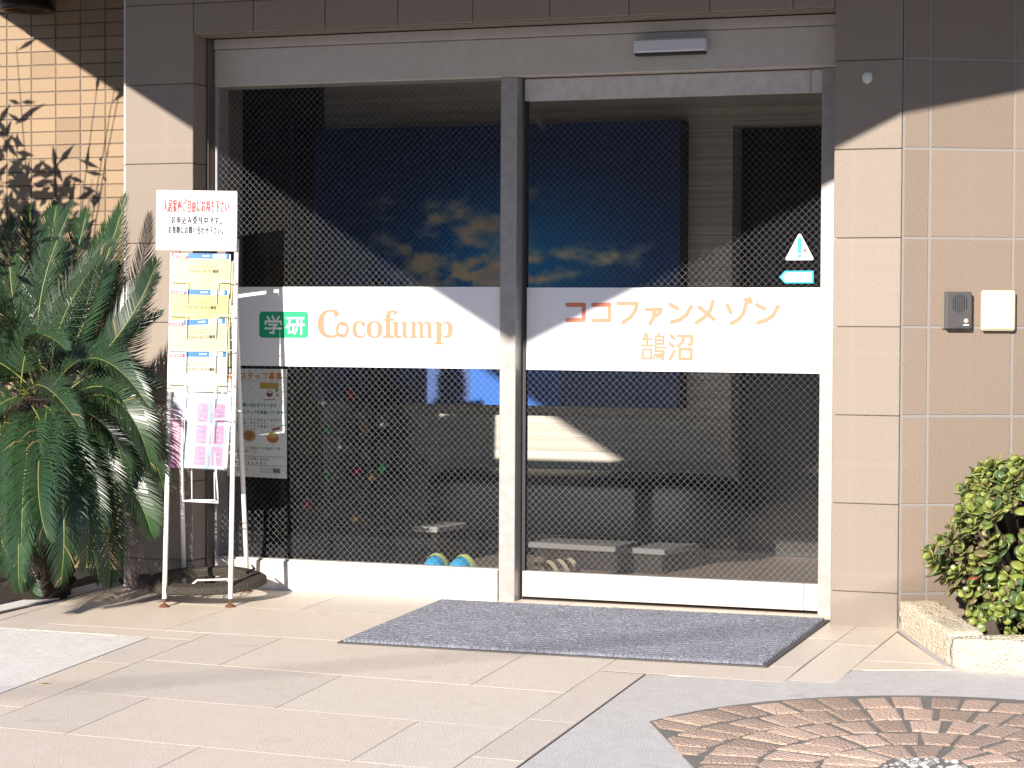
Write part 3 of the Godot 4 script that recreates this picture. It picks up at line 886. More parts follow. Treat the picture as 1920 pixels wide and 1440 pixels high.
	for k in 2:
		var sd := thing("sandal", ["beige strappy sandal next to the door post, inside the sliding pane", "beige strappy sandal with a dark insole, second from the door post"][k], "sandal", V([-0.085, 0.005][k], 0, -0.66), [0.25, -0.3][k], "pair of beige sandals inside the sliding pane")
		var beige := mk("beige", lin(0.55, 0.46, 0.34))
		put("sole", box_mesh(V(0, 0.02, 0), V(0.075, 0.03, 0.22), 0.008), beige, sd)
		put("insole", box_mesh(V(0, 0.037, 0), V(0.06, 0.004, 0.2), 0.001), M.seal, sd)
		for s in [[0.06, 0.03, 0.1], [-0.01, 0.025, 0.11], [-0.08, 0.02, 0.12]]:
			var arc := []
			for i in 11:
				var a := PI * i / 10.0
				arc.append(V(cos(a) * 0.04, 0.03 + sin(a) * 0.065, s[0] + 0.02 * sin(a)))
			var strap := begin(true)
			for i in 10:
				quad(strap, arc[i] - V(0, 0, s[1] / 2), arc[i + 1] - V(0, 0, s[1] / 2), arc[i + 1] + V(0, 0, s[1] / 2), arc[i] + V(0, 0, s[1] / 2))
				quad(strap, arc[i] * 0.94 - V(0, 0, s[1] / 2), arc[i + 1] * 0.94 - V(0, 0, s[1] / 2), arc[i + 1] * 0.94 + V(0, 0, s[1] / 2), arc[i] * 0.94 + V(0, 0, s[1] / 2))
			put("strap", done(strap), beige, sd)

func mk(key: String, c: Color, rough := 0.5) -> StandardMaterial3D:
	if not M.has(key): M[key] = mat(c, rough)
	return M[key]

# ---------------------------------------------------------------- frame, panes, door
func wires(x0: float, x1: float, y0: float, y1: float, z: float) -> ArrayMesh:
	var st := begin()
	var p := 0.0262
	var r := 0.00036
	for dir in [1, -1]:
		var k := -int((y1 - y0) / p) - 2
		while k * p < (x1 - x0) + (y1 - y0) + p:
			# line x = x0 + k p + t, y = y0 + t (or mirrored)
			var xs := x0 + k * p + rng.randf_range(-0.0006, 0.0006)
			k += 1
			var t0 := maxf(0.0, x0 - xs)
			var t1 := minf(y1 - y0, x1 - xs)
			if t1 - t0 < 0.003: continue
			var a := V(xs + t0, y0 + t0, z)
			var b := V(xs + t1, y0 + t1, z)
			if dir < 0:
				a.y = y1 - t0
				b.y = y1 - t1
			add_tube(st, [a, b], r, r, 4, false)
	return done(st)

func text_mesh(s: String, fnt: String, weight := 400) -> ArrayMesh:   # lettering scaled to 1 x 1 from its own box, 1 thick
	var f := SystemFont.new()
	f.font_names = PackedStringArray([fnt])
	f.font_weight = weight
	var t := TextMesh.new()
	t.text = s
	t.font = f
	t.font_size = 64
	t.pixel_size = 0.01
	t.depth = 0.05
	t.curve_step = 1.0
	var bb := t.get_aabb()
	var st := SurfaceTool.new()
	var sc := V(1.0 / bb.size.x, 1.0 / bb.size.y, 1.0 / maxf(bb.size.z, 0.001))
	for i in t.get_surface_count():
		st.append_from(t, i, Transform3D(Basis().scaled(sc), -bb.position * sc))
	return st.commit()

func frame_and_door() -> void:
	rng.seed = 5
	var fr := thing("door_frame", "grey aluminium door frame with wide header and fixed left pane", "door frame")
	# header box with its cover line
	put("header", span(V(-1.196, 1.949, -0.14), V(1.296, 2.093, 0.0), 0.004), M.header, fr)
	put("header_cover", span(V(-1.196, 2.0945, -0.14), V(1.296, 2.133, 0.003), 0.002), M.header, fr)
	put("jamb", span(V(-1.2065, 0.0, -0.1), V(-1.1965, 2.133, 0.045), 0.001), M.alu_dark, fr)
	put("jamb", span(V(-1.196, 0.0, -0.1), V(-1.184, 1.948, -0.004), 0.001), M.alu, fr)
	put("jamb", span(V(1.209, 0.0, -0.14), V(1.2955, 1.948, -0.03), 0.002), M.alu, fr)
	put("mullion", span(V(0.001, -0.03, -0.066), V(0.0648, 1.9485, 0.0), 0.002), M.alu, fr)
	put("mullion_back", span(V(0.02, -0.03, -0.10), V(0.073, 1.948, -0.0665), 0.002), M.alu_dark, fr)
	var pane := put("pane", span(V(-1.186, 0.108, -0.027), V(0.002, 1.95, -0.0202)), M.glass, fr)
	var wm := put("wire_mesh", wires(-1.184, 0.001, 0.11, 1.948, -0.0236), M.wire, fr)
	wm.set_meta("kind", "stuff")
	put("bottom_rail", span(V(-1.184, -0.05, -0.06), V(0.0, 0.1125, 0.012), 0.003), M.rail, fr)
	put("bottom_rail_cap", span(V(-1.184, 0.1128, -0.045), V(0.0, 0.119, -0.0), 0.002), M.rail, fr)
	put("threshold", span(V(0.0, -0.055, -0.14), V(1.297, -0.004, 0.075), 0.002), M.rail, fr, Transform3D(Basis(), V(0, 0, -0.0)))
	put("track", span(V(0.075, -0.0038, -0.085), V(1.297, 0.004, -0.055)), M.alu_dark, fr)

	# left band, 440..935 of 0.49 m per 250 px; picture of 1 px = 1 mm
	var s := 1.5   # pixels per photo pixel (the photo has about 495 per metre here)
	var x0 := -1.184
	var bw := 1.1848
	var by0 := 0.8655
	var bh := 0.3065
	var iw := 1400
	var ih := int(1400 * bh / bw)
	var px := iw / bw
	var img := blank(iw, ih, lin(0.80, 0.80, 0.82))
	var orange := lin(0.58, 0.20, 0.115)
	var green := lin(0.005, 0.33, 0.15)
	var white := lin(0.80, 0.80, 0.82)
	# photo x -> metres on the band (perspective is undone by the measured ends)
	var L := func(u: float) -> float: return (lerpf(-1.1115, -0.002, (u - 440.0) / 495.0) - 0.022 * sin(PI * (u - 440.0) / 495.0) * 0.0 - x0) * px
	var Y := func(v: float) -> float: return (1.172 - (1.1715 - (v - 537.0) * 0.002025)) * px
	rounded(img, Rect2(L.call(486.5), Y.call(584.0), L.call(581.0) - L.call(486.5), Y.call(634.0) - Y.call(584.0)), 12.0 * s, green)
	write(img, "学", L.call(495.0), Y.call(591.0), L.call(532.0) - L.call(495.0), Y.call(628.0) - Y.call(591.0), 0, 4.8, white)
	write(img, "研", L.call(537.0), Y.call(591.0), L.call(573.0) - L.call(537.0), Y.call(628.0) - Y.call(591.0), 0, 4.6, white)
	var oc := Vector2(L.call(645.0), Y.call(617.5))
	disc(img, oc, 38.0, white)
	disc(img, oc, 34.0, orange, 1.12)
	for a in 4:
		var an := PI / 4 + PI / 2 * a + 0.2
		disc(img, oc + Vector2(cos(an), sin(an)) * 11.5, 10.0, white)
	var band := put("white_band", span(V(x0, by0, -0.0198), V(0.0005, by0 + bh, -0.0188)), mk("vinyl", lin(0.80, 0.80, 0.82), 0.45), fr)
	put("print", sheet(bw, bh), printed(img, 0.45), band, Transform3D(Basis(), V(x0 + bw / 2, by0 + bh / 2, -0.0180)))
	var ink := mk("orange_ink", orange, 0.5)
	var um := Transform3D()
	for q in [["C", 598.5, 639.0, 579.5, 634.0], ["c", 663.5, 688.5, 600.5, 633.5], ["o", 690.0, 720.5, 600.5, 633.5], ["f", 720.5, 748.0, 580.0, 632.8], ["u", 737.5, 769.0, 601.5, 633.5], ["m", 770.5, 813.0, 600.5, 632.8], ["p", 814.0, 849.5, 600.5, 644.5]]:
		var xa: float = L.call(q[1]) / px + x0
		var xb: float = L.call(q[2]) / px + x0
		var yt: float = 1.172 - Y.call(q[3]) / px
		var yb: float = 1.172 - Y.call(q[4]) / px
		put("letter", text_mesh(q[0], "Droid Serif", 700), ink, band, Transform3D(Basis(V(xb - xa, 0, 0), V(0, yt - yb, 0), V(0, 0, 0.0006)), V(xa, yb, -0.0179 + (0.0003 if q[0] == "f" else 0.0))))

	# the sliding door
	var dz := -0.075
	var dr := thing("sliding_door", "sliding glass door with wired pane, white lettered band and warning stickers", "door")
	put("top_rail", span(V(0.075, 1.8635, dz - 0.015), V(1.162, 1.9455, dz + 0.02), 0.002), M.rail, dr)
	put("top_rail_end", span(V(1.1635, 1.8635, dz - 0.015), V(1.213, 1.9455, dz + 0.0195), 0.002), M.rail, dr)
	put("bottom_rail", span(V(0.075, 0.014, dz - 0.015), V(1.152, 0.110, dz + 0.02), 0.002), M.rail, dr)
	put("bottom_rail_end", span(V(1.1535, 0.014, dz - 0.015), V(1.213, 0.110, dz + 0.0195), 0.002), M.rail, dr)
	put("edge_seal", span(V(0.0735, 0.014, dz - 0.012), V(0.082, 1.9455, dz + 0.012)), M.seal, dr)
	put("pane", span(V(0.0825, 0.108, dz - 0.0034), V(1.2085, 1.866, dz + 0.0034)), M.glass, dr)
	wm = put("wire_mesh", wires(0.083, 1.208, 0.11, 1.8635, dz), M.wire, dr)
	wm.set_meta("kind", "stuff")
	var ex0 := 0.0826
	var ew := 1.1254
	var ex := 1400 / ew
	var im2 := blank(1400, int(1400 * 0.3065 / ew), white)
	var LR := func(u: float) -> float: return (u - 981.0) / 559.0 * 1400.0
	# along the door the photograph's scale grows a little towards the right
	var LX := func(u: float) -> float:
		var t := (u - 981.0) / 559.0
		return 1400.0 * (t + 0.024 * t * (1.0 - t))
	var YR := func(v: float) -> float: return (v - 539.5) / 157.5 * 1400.0 * 0.3065 / ew
	for q in [["コ", 1053, 1097, 563, 609], ["コ", 1103, 1146, 563, 609], ["フ", 1151, 1198, 560, 609], ["ァ", 1203, 1246, 561, 610], ["ン", 1249, 1299, 562, 609], ["メ", 1299, 1347, 561, 609], ["ゾ", 1355, 1408, 560, 609], ["ン", 1411, 1462, 562, 609]]:
		write(im2, q[0], LX.call(float(q[1])), YR.call(float(q[2 + 1])), LX.call(float(q[2])) - LX.call(float(q[1])), YR.call(float(q[4])) - YR.call(float(q[3])), 0, 10.0, orange)
	write(im2, "鵠", LX.call(1198.0), YR.call(624.0), LX.call(1248.0) - LX.call(1198.0), YR.call(677.0) - YR.call(624.0), 0, 5.8, orange)
	write(im2, "沼", LX.call(1252.0), YR.call(624.0), LX.call(1302.0) - LX.call(1252.0), YR.call(677.0) - YR.call(624.0), 0, 7.8, orange)
	var b2 := put("white_band", span(V(ex0, 0.8635, dz + 0.0036), V(ex0 + ew, 1.170, dz + 0.0046)), M.vinyl, dr)
	put("print", sheet(ew, 0.3065), printed(im2, 0.45), b2, Transform3D(Basis(), V(ex0 + ew / 2, 0.8635 + 0.15325, dz + 0.0054)))
	# stickers
	var tri_img := blank(160, 150, Color(0.93, 0.95, 0.95))
	var cyan := Color(0.10, 0.68, 0.80)
	for k in 12: blot(tri_img, Vector2(80, 36), Vector2(80, 100), 11.0 - 0.4 * k * 0.0, cyan)
	blot(tri_img, Vector2(80, 126), Vector2(80.5, 126), 10, cyan)
	write(tri_img, "注", 34, 82, 30, 28, 0, 1.6, Color(0.75, 0.28, 0.34))
	write(tri_img, "意", 96, 82, 30, 28, 0, 1.6, Color(0.75, 0.28, 0.34))
	write(tri_img, "自動し", 16, 126, 15, 14, 16, 0.5, Color(0.55, 0.65, 0.7))
	write(tri_img, "注意す", 96, 126, 15, 14, 16, 0.5, Color(0.55, 0.65, 0.7))
	var tst := SurfaceTool.new()
	tst.begin(Mesh.PRIMITIVE_TRIANGLES)
	tst.set_smooth_group(4294967295)
	var tp := []
	for q in [[0.5, 0.02], [0.545, 0.05], [0.99, 0.92], [0.965, 0.985], [0.035, 0.985], [0.01, 0.92], [0.455, 0.05]]: tp.append(Vector2(q[0], q[1]))
	for z in [0.0, -0.0008]:
		for i in range(1, 6):
			for e in ([0, i, i + 1] if z == 0.0 else [0, i + 1, i]):
				tst.set_uv(tp[e])
				tst.add_vertex(V((tp[e].x - 0.5) * 0.104, (0.5 - tp[e].y) * 0.098, z))
	var wst := put("warning_sticker", done(tst), printed(tri_img, 0.4), dr, Transform3D(Basis(), V(1.123, 1.316, dz + 0.0046)))
	wst.set_meta("label", "white triangular caution sticker with a blue exclamation mark")
	var ar := blank(190, 70, cyan)
	var ap := PackedVector2Array([Vector2(16, 35), Vector2(36, 10), Vector2(178, 10), Vector2(178, 60), Vector2(36, 60)])
	for y in 70:
		for x in 190:
			if Geometry2D.is_point_in_polygon(Vector2(x, y), ap): ar.set_pixel(x, y, Color(0.95, 0.97, 0.97))
	write(ar, "自", 48, 24, 20, 24, 0, 0.8, Color(0.5, 0.55, 0.6))
	write(ar, "動", 138, 24, 22, 24, 0, 0.8, Color(0.5, 0.55, 0.6))
	for k in 16:
		var a0 := TAU * k / 16.0
		var a1 := TAU * (k + 1) / 16.0
		blot(ar, Vector2(103 + cos(a0) * 21, 35 + sin(a0) * 7), Vector2(103 + cos(a1) * 21, 35 + sin(a1) * 7), 1.2, Color(0.35, 0.7, 0.85))
	var ast := SurfaceTool.new()
	ast.begin(Mesh.PRIMITIVE_TRIANGLES)
	ast.set_smooth_group(4294967295)
	var apts := [Vector2(0, 0.5), Vector2(0.17, 0), Vector2(1, 0), Vector2(1, 1), Vector2(0.17, 1)]
	for z in [0.0, -0.0008]:
		for i in range(1, 4):
			for e in ([0, i, i + 1] if z == 0.0 else [0, i + 1, i]):
				ast.set_uv(apts[e])
				ast.add_vertex(V((apts[e].x - 0.5) * 0.126, (0.5 - apts[e].y) * 0.045, z))
	var asn := put("arrow_sticker", done(ast), printed(ar, 0.4), dr, Transform3D(Basis(), V(1.112, 1.208, dz + 0.0046)))
	asn.set_meta("label", "cyan edged arrow sticker pointing left for the automatic door")

	# motion sensor on the header
	var sn := thing("motion_sensor", "silver motion sensor bar on the door header", "sensor", V(0.665, 2.036, 0.001))
	put("housing", box_mesh(V(0, 0.004, 0.024), V(0.272, 0.05, 0.044), 0.007), mk("silver", lin(0.60, 0.60, 0.63), 0.3), sn)
	put("lens", box_mesh(V(0, -0.0245, 0.022), V(0.262, 0.012, 0.036), 0.003), M.seal, sn)

	# staff wanted flyer behind the left pane
	var fl := thing("flyer", "curled white recruitment flyer with food pictures behind the left pane", "flyer", V(-1.035, 0.641, -0.0285))
	var fi := blank(290, 430, Color(0.88, 0.90, 0.89))
	write(fi, "調理スタッフ募集", 16, 14, 28, 28, 32, 2.4, Color(0.80, 0.52, 0.24))
	blot(fi, Vector2(14, 48), Vector2(276, 48), 0.8, Color(0.7, 0.6, 0.5))
	fi.fill_rect(Rect2i(168, 54, 84, 24), Color(0.72, 0.60, 0.22))
	disc(fi, Vector2(212, 96), 14, Color(0.45, 0.16, 0.12))
	disc(fi, Vector2(212, 90), 11, Color(0.85, 0.8, 0.7), 0.6)
	disc(fi, Vector2(244, 84), 7, Color(0.7, 0.5, 0.35)); disc(fi, Vector2(248, 102), 7, Color(0.75, 0.66, 0.4))
	blot(fi, Vector2(184, 122), Vector2(236, 120), 1.4, Color(0.6, 0.22, 0.2))
	write(fi, "お気軽にお問い合わせ下さいませんか", 20, 136, 13, 14, 15, 1.0, Color(0.16, 0.5, 0.36))
	write(fi, "当では調理スタッフを募集しています", 20, 164, 13, 14, 15, 1.0, Color(0.16, 0.5, 0.36))
	for k in 4: write(fi, ["自由にお持ち下さい居合中でお申込み", "お気軽にお問い合わせ下さ", "自由に調理スタッフを募集して下さい", "お申込み受付中です"][k], 20, 196 + 13 * k, 11, 10, 15, 0.6, Color(0.42, 0.45, 0.45))
	disc(fi, Vector2(120, 266), 32, Color(0.70, 0.75, 0.74), 0.75)
	disc(fi, Vector2(120, 264), 27, Color(0.66, 0.45, 0.16), 0.75)
	rng.seed = 77
	for k in 60: disc(fi, Vector2(120 + rng.randf_range(-18, 18), 264 + rng.randf_range(-13, 13)), rng.randf_range(1, 3), [Color(0.3, 0.2, 0.08), Color(0.85, 0.7, 0.35), Color(0.5, 0.3, 0.1)][k % 3])
	disc(fi, Vector2(226, 270), 26, Color(0.72, 0.42, 0.12), 0.8)
	disc(fi, Vector2(226, 261), 24, Color(0.80, 0.70, 0.38), 0.45)
	blot(fi, Vector2(228, 252), Vector2(224, 240), 3, Color(0.7, 0.75, 0.4)); blot(fi, Vector2(228, 238), Vector2(256, 232), 4, Color(0.6, 0.16, 0.16))
	for k in 2: write(fi, ["自由にスタッフ募集中でお気軽にご案", "お気軽にお問い下さい"][k], 26, 308 + 14 * k, 11, 10, 14, 0.6, Color(0.45, 0.48, 0.48))
	blot(fi, Vector2(12, 346), Vector2(280, 346), 0.9, Color(0.3, 0.42, 0.4)); blot(fi, Vector2(12, 382), Vector2(280, 382), 0.9, Color(0.3, 0.42, 0.4))
	write(fi, "調理スタッフお問い合わせ", 20, 351, 12, 11, 16, 0.7, Color(0.4, 0.42, 0.42))
	write(fi, "自由に申込中まで", 40, 367, 13, 12, 20, 0.7, Color(0.6, 0.35, 0.35))
	for q in [[40, 394, 60, 12], [160, 390, 100, 20]]:
		rounded(fi, Rect2(q[0], q[1], q[2], q[3]), 2, Color(0.62, 0.63, 0.63)); rounded(fi, Rect2(q[0] + 1.5, q[1] + 1.5, q[2] - 3, q[3] - 3), 2, Color(0.82, 0.84, 0.84))
	rounded(fi, Rect2(222, 391, 38, 18), 1, Color(0.55, 0.58, 0.6)); write(fi, "理注", 228, 394, 12, 12, 14, 1.0, Color(0.2, 0.25, 0.4))
	put("paper", sheet(0.285, 0.425, -0.006, 14, -0.05), printed(fi, 0.7), fl)

# ---------------------------------------------------------------- things on the walls
func wall_fittings() -> void:
	var b30 := Basis(U30, V(0, 1, 0), N30)
	var ic := thing("intercom", "dark grey intercom with a round call button on the side wall", "intercom", C30 + U30 * 0.1965 + V(0, 1.09, 0))
	ic.basis = b30
	var body := mk("intercom_grey", lin(0.085, 0.08, 0.078), 0.5)
	put("backplate", span(V(-0.052, -0.064, 0.0005), V(0.046, 0.064, 0.008), 0.002), mk("plate", lin(0.2, 0.17, 0.14), 0.6), ic)
	put("body", span(V(-0.046, -0.0645, 0.0085), V(0.047, 0.0645, 0.030), 0.004), body, ic)
	for k in 13: put("rib", span(V(-0.036 + k * 0.006 - 0.0013, -0.060, 0.0302), V(-0.036 + k * 0.006 + 0.0013, 0.060, 0.0314)), body, ic)
	for k in 7:
		var hh := 0.032 * sqrt(1.0 - pow((k - 3) / 3.8, 2))
		put("grille_slot", span(V(-0.021 + k * 0.0078 - 0.0014, 0.024 - hh, 0.0316), V(-0.021 + k * 0.0078 + 0.0014, 0.024 + hh, 0.0322)), M.seal, ic)
	put("button_plate", span(V(0.012, -0.054, 0.0318), V(0.038, -0.024, 0.0335), 0.001), body, ic)
	var bt := put("button", lathe([Vector2(0.0001, 0.004), Vector2(0.007, 0.0035), Vector2(0.0085, 0.002), Vector2(0.0085, 0)], 18), mk("button", lin(0.5, 0.4, 0.32), 0.35), ic, Transform3D(Basis(V(1, 0, 0), PI / 2), V(0.025, -0.036, 0.0336)))
	put("name_strip", span(V(0.015, -0.0522, 0.0336), V(0.035, -0.0485, 0.0342)), M.plastic_white, ic)
	put("screw_hole", lathe([Vector2(0.0001, 0.001), Vector2(0.003, 0.001), Vector2(0.003, 0)], 10), M.seal, ic, Transform3D(Basis(V(1, 0, 0), PI / 2), V(0.002, -0.0595, 0.0312)))
	var cb := thing("switch_box", "cream plastic cover box beside the dark intercom", "cover box", C30 + U30 * 0.342 + V(0, 1.09, 0))
	cb.basis = b30
	var cream := mk("cream", lin(0.72, 0.66, 0.46), 0.4)
	put("base", span(V(-0.057, -0.066, 0.0005), V(0.057, 0.066, 0.010), 0.002), cream, cb)
	put("lid", span(V(-0.0612, -0.0695, 0.0105), V(0.0612, 0.0695, 0.026), 0.006), cream, cb)
	put("door_flap", span(V(-0.040, -0.062, 0.0262), V(0.047, 0.062, 0.0285), 0.0015), cream, cb)
	var kn := thing("wall_stud", "small round white stud on the right pillar", "stud", V(1.411, 1.890, 0.1505))
	kn.rotation.x = PI / 2
	put("dome", lathe([Vector2(0.0001, 0.010), Vector2(0.010, 0.0085), Vector2(0.0165, 0.004), Vector2(0.0185, 0)], 24, V(1, 1, 1.2)), mk("stud", lin(0.62, 0.62, 0.55), 0.4), kn)
	var la := thing("wall_lamp", "dark bronze cylinder lamp high on the brick tile wall", "wall lamp", V(-2.135, 2.30, -0.15))
	var bronze := metal(lin(0.045, 0.03, 0.022), 0.4, 0.6)
	put("shade", lathe([Vector2(0.098, 0.26), Vector2(0.098, 0.04), Vector2(0.104, 0.036), Vector2(0.112, 0.012), Vector2(0.112, 0.0), Vector2(0.1, 0.0), Vector2(0.088, 0.02), Vector2(0.088, 0.24)], 36), bronze, la)
	put("diffuser", lathe([Vector2(0.0001, 0.03), Vector2(0.06, 0.032), Vector2(0.0875, 0.04)], 36), mk("diffuser", lin(0.12, 0.1, 0.085), 0.5), la)
	put("bracket", span(V(-0.03, 0.1, -0.135), V(0.03, 0.2, -0.09)), bronze, la)

# ---------------------------------------------------------------- brochure rack
const RACK := Transform3D(Vector3(0.9555, 0, -0.295), Vector3(0, 1, 0), Vector3(0.295, 0, 0.9555), Vector3(-1.07, 0, 0.29))

func rack() -> void:
	var yaw := atan2(0.295, 0.9555)
	var r := thing("brochure_rack", "white tube brochure rack with rusty feet beside the left pillar", "rack", V(-1.07, 0, 0.29), yaw)
	var gy := func(x: float, z: float) -> float: return -SL * (0.29 - 0.295 * x + 0.9555 * z)
	var ft := {}
	for q in [[-1, 1], [1, 1], [-1, -1], [1, -1]]:
		var foot := V(q[0] * 0.1235, 0, 0.18 if q[1] > 0 else -0.185)
		foot.y = gy.call(foot.x, foot.z)
		var top := V(q[0] * 0.121, 1.345, 0.043) if q[1] > 0 else V(q[0] * 0.108, 1.22, 0.028)
		var d := (top - foot).normalized()
		put("leg", tube([foot + d * 0.03, foot + d * 0.4, foot + d * 0.8, top], 0.0092, -1, 10), M.white_tube, r)
		var fo := put("foot", lathe([Vector2(0.0001, 0.013), Vector2(0.008, 0.012), Vector2(0.016, 0.006), Vector2(0.0205, 0.001), Vector2(0.019, 0.0)], 16), M.rust, r, Transform3D(Basis(), foot))
		put("foot_stem", tube([V(0, 0.01, 0), d * 0.034], 0.0042), M.rust, fo)
	var fz := func(y: float) -> float: return lerpf(0.18, 0.043, clampf(y / 1.345, 0, 1))   # front plane of the legs
	# wire pockets
	for y in [1.187, 1.06, 0.93, 0.805, 0.675]:
		for sx in [-1, 1]:
			var z: float = fz.call(y)
			var c := V(sx * 0.121, y, z)
			put("pocket_wire", tube([c, c + V(-sx * 0.004, 0.001, 0.036), c + V(-sx * 0.062, 0.0, 0.038), c + V(-sx * 0.066, -0.004, 0.038), c + V(-sx * 0.066, -0.085, 0.036), c + V(-sx * 0.066, -0.092, 0.0)], 0.0022, -1, 6), M.white_tube, r)
		var zb: float = fz.call(y - 0.092)
		put("pocket_floor", tube([V(-0.121, y - 0.092, zb), V(0.121, y - 0.092, zb)], 0.0022, -1, 6), M.white_tube, r)
		put("pocket_back", tube([V(-0.119, y - 0.03, fz.call(y) - 0.03), V(0.119, y - 0.03, fz.call(y) - 0.03)], 0.0022, -1, 6), M.white_tube, r)
	var z5: float = fz.call(0.55)
	put("cross_bar", tube([V(-0.122, 0.548, z5), V(0.0, 0.549, z5 + 0.004), V(0.122, 0.552, z5)], 0.004), M.white_tube, r)
	put("lower_pocket", tube([V(-0.062, 0.68, z5 + 0.03), V(-0.060, 0.40, z5 + 0.035), V(-0.058, 0.372, z5 + 0.034), V(0.074, 0.366, z5 + 0.034), V(0.072, 0.40, z5 + 0.035), V(0.058, 0.55, z5 + 0.02)], 0.003, -1, 6), M.white_tube, r)
	for x in [-0.034, 0.052]: put("pocket_wire", tube([V(x, 0.55, z5 - 0.004), V(x, 0.372, z5 - 0.01)], 0.0026, -1, 6), M.white_tube, r)
	put("pocket_wire", tube([V(-0.058, 0.372, z5 + 0.034), V(-0.034, 0.372, z5 - 0.01), V(0.052, 0.372, z5 - 0.01), V(0.074, 0.366, z5 + 0.034)], 0.0026, -1, 6), M.white_tube, r)
	put("cross_bar", tube([V(-0.113, 0.72, -0.06), V(0.113, 0.72, -0.06)], 0.004), M.white_tube, r)
	put("top_bar", tube([V(-0.12, 1.262, 0.05), V(0.12, 1.262, 0.05)], 0.004), M.white_tube, r)
	# wire base that carries the ring
	for k in 3: put("base_wire", tube([V(-0.123, 0.020 - 0.004 * k, 0.16 - 0.15 * k), V(0.123, 0.026 - 0.004 * k, 0.16 - 0.15 * k)], 0.0026, -1, 6), M.white_tube, r)
	for k in 4: put("base_wire", tube([V(-0.09 + 0.06 * k, 0.018, 0.165), V(-0.09 + 0.06 * k, 0.018, -0.165)], 0.0022, -1, 6), M.white_tube, r)
	put("base_wire", tube([V(-0.08, 0.02, 0.06), V(-0.03, 0.062, 0.03), V(0.08, 0.064, 0.0), V(0.09, 0.03, 0.04), V(0.0, 0.024, 0.08)], 0.0042, -1, 6), M.white_tube, r)
	# sign board
	var sg := thing("sign_board", "white sign board with red and blue Japanese lettering atop the rack", "sign", RACK * V(-0.027, 1.414, 0.058), yaw)
	sg.rotation.z = -0.012
	sg.scale = V(0.885, 1, 1)
	var si := blank(680, 450, Color(0.86, 0.86, 0.87))
	var red := Color(0.62, 0.05, 0.07)
	var navy := Color(0.05, 0.07, 0.2)
	write(si, "入居案内ご自由にお持ち下さい", 30, 44, 40, 112, 43.8, 5.0, red)
	write(si, "お申込み受付中です。", 104, 186, 42, 70, 50, 4.6, navy)
	write(si, "お気軽にお問い合わせ下さい。", 78, 272, 34, 66, 38, 4.2, navy)
	write(si, "ココファンメゾン鵠沼", 360, 384, 24, 22, 28, 1.8, Color(0.86, 0.50, 0.45))
	write(si, "ココファンメ", 450, 360, 12, 12, 15, 0.8, Color(0.86, 0.6, 0.5))
	put("board", span(V(-0.158, -0.100, -0.004), V(0.158, 0.100, 0.004)), M.plastic_white, sg)
	put("print", sheet(0.314, 0.198), printed(si, 0.4), sg, Transform3D(Basis(), V(0, 0, 0.0054)))
	for q in [[V(-0.1725, 0.0985, -0.008), V(0.1725, 0.1125, 0.010)], [V(-0.1725, -0.1125, -0.008), V(0.1725, -0.0985, 0.010)], [V(-0.1725, -0.0983, -0.008), V(-0.1575, 0.0983, 0.010)], [V(0.1575, -0.0983, -0.008), V(0.1725, 0.0983, 0.010)]]:
		put("frame", span(q[0], q[1], 0.003), M.plastic_white, sg)
	for x in [-0.088, 0.108]: put("clip", span(V(x - 0.018, -0.130, -0.006), V(x + 0.018, -0.1128, 0.008), 0.001), M.clip, sg)
	# brochures
	rng.seed = 8
	var lab := ["yellow brochure under a blue strip, topmost in the rack", "deeper yellow brochure with a folded corner, second from the top of the rack", "cream brochure set askew, third from the top of the rack", "off white brochure above the pink flyers, fourth in the rack"]
	var cc := [lin(0.58, 0.52, 0.24), lin(0.55, 0.47, 0.16), lin(0.50, 0.445, 0.26), lin(0.52, 0.49, 0.36)]
	var ys := [1.292, 1.157, 1.045, 0.926]
	for k in 4:
		var bi := blank(440, 300, cc[k])
		bi.fill_rect(Rect2i(0, 0, 440, 40), Color(0.06, 0.40, 0.66))
		bi.fill_rect(Rect2i(0, 0, 120, 16), Color(0.55, 0.75, 0.80))
		bi.fill_rect(Rect2i(0, 17, 118, 25), Color(0.78, 0.20, 0.22))
		rounded(bi, Rect2(312, 6, 104, 28), 3, Color(0.93, 0.93, 0.95))
		write(bi, "学研自由", 320, 11, 18, 18, 22, 1.4, Color(0.75, 0.35, 0.45))
		write(bi, "自由案内", 230, 12, 14, 14, 16, 1.2, Color(0.9, 0.95, 1.0))
		write(bi, "居合募集中", 8, 22, 14, 15, 20, 1.4, Color(0.95, 0.85, 0.85))
		rounded(bi, Rect2(14, 50, 32, 14), 6, Color(0.5, 0.75, 0.8)); rounded(bi, Rect2(16, 52, 28, 10), 5, cc[k])
		write(bi, "入居案内由下中付申受", 164, 72, 11, 12, 13, 0.7, Color(0.5, 0.46, 0.3))
		write(bi, "居合募集中気軽問調理注意", 132, 94, 13, 13, 16, 0.7, Color(0.45, 0.42, 0.28))
		write(bi, "ココファンメゾン鵠沼", 122, 122, 21, 24, 24, 2.3, Color(0.16, 0.14, 0.06))
		var at := V([-0.008, -0.014, -0.016, -0.013][k], ys[k] - 0.075, fz.call(ys[k] - 0.09) + 0.018)
		var br := thing("brochure", lab[k], "brochure", RACK * at, yaw, "brochures in the rack")
		br.rotation = V(-0.045, yaw, [-0.005, -0.02, 0.05, 0.0][k])
		put("cover", sheet(0.212, 0.150, 0.004, 8), printed(bi, 0.35), br)
		put("pages", box_mesh(V(0.004, -0.002, -0.005), V(0.212, 0.149, 0.006), 0.0), mk("paper", lin(0.76, 0.74, 0.66), 0.8), br)
		if k < 3: put("brochures_behind", box_mesh(V(0.010, -0.03, -0.0125), V(0.216, 0.150, 0.005), 0.0, Basis(V(0, 0, 1), -0.02)), mk("paper_y%d" % k, cc[maxi(0, k - 1)], 0.7), br)
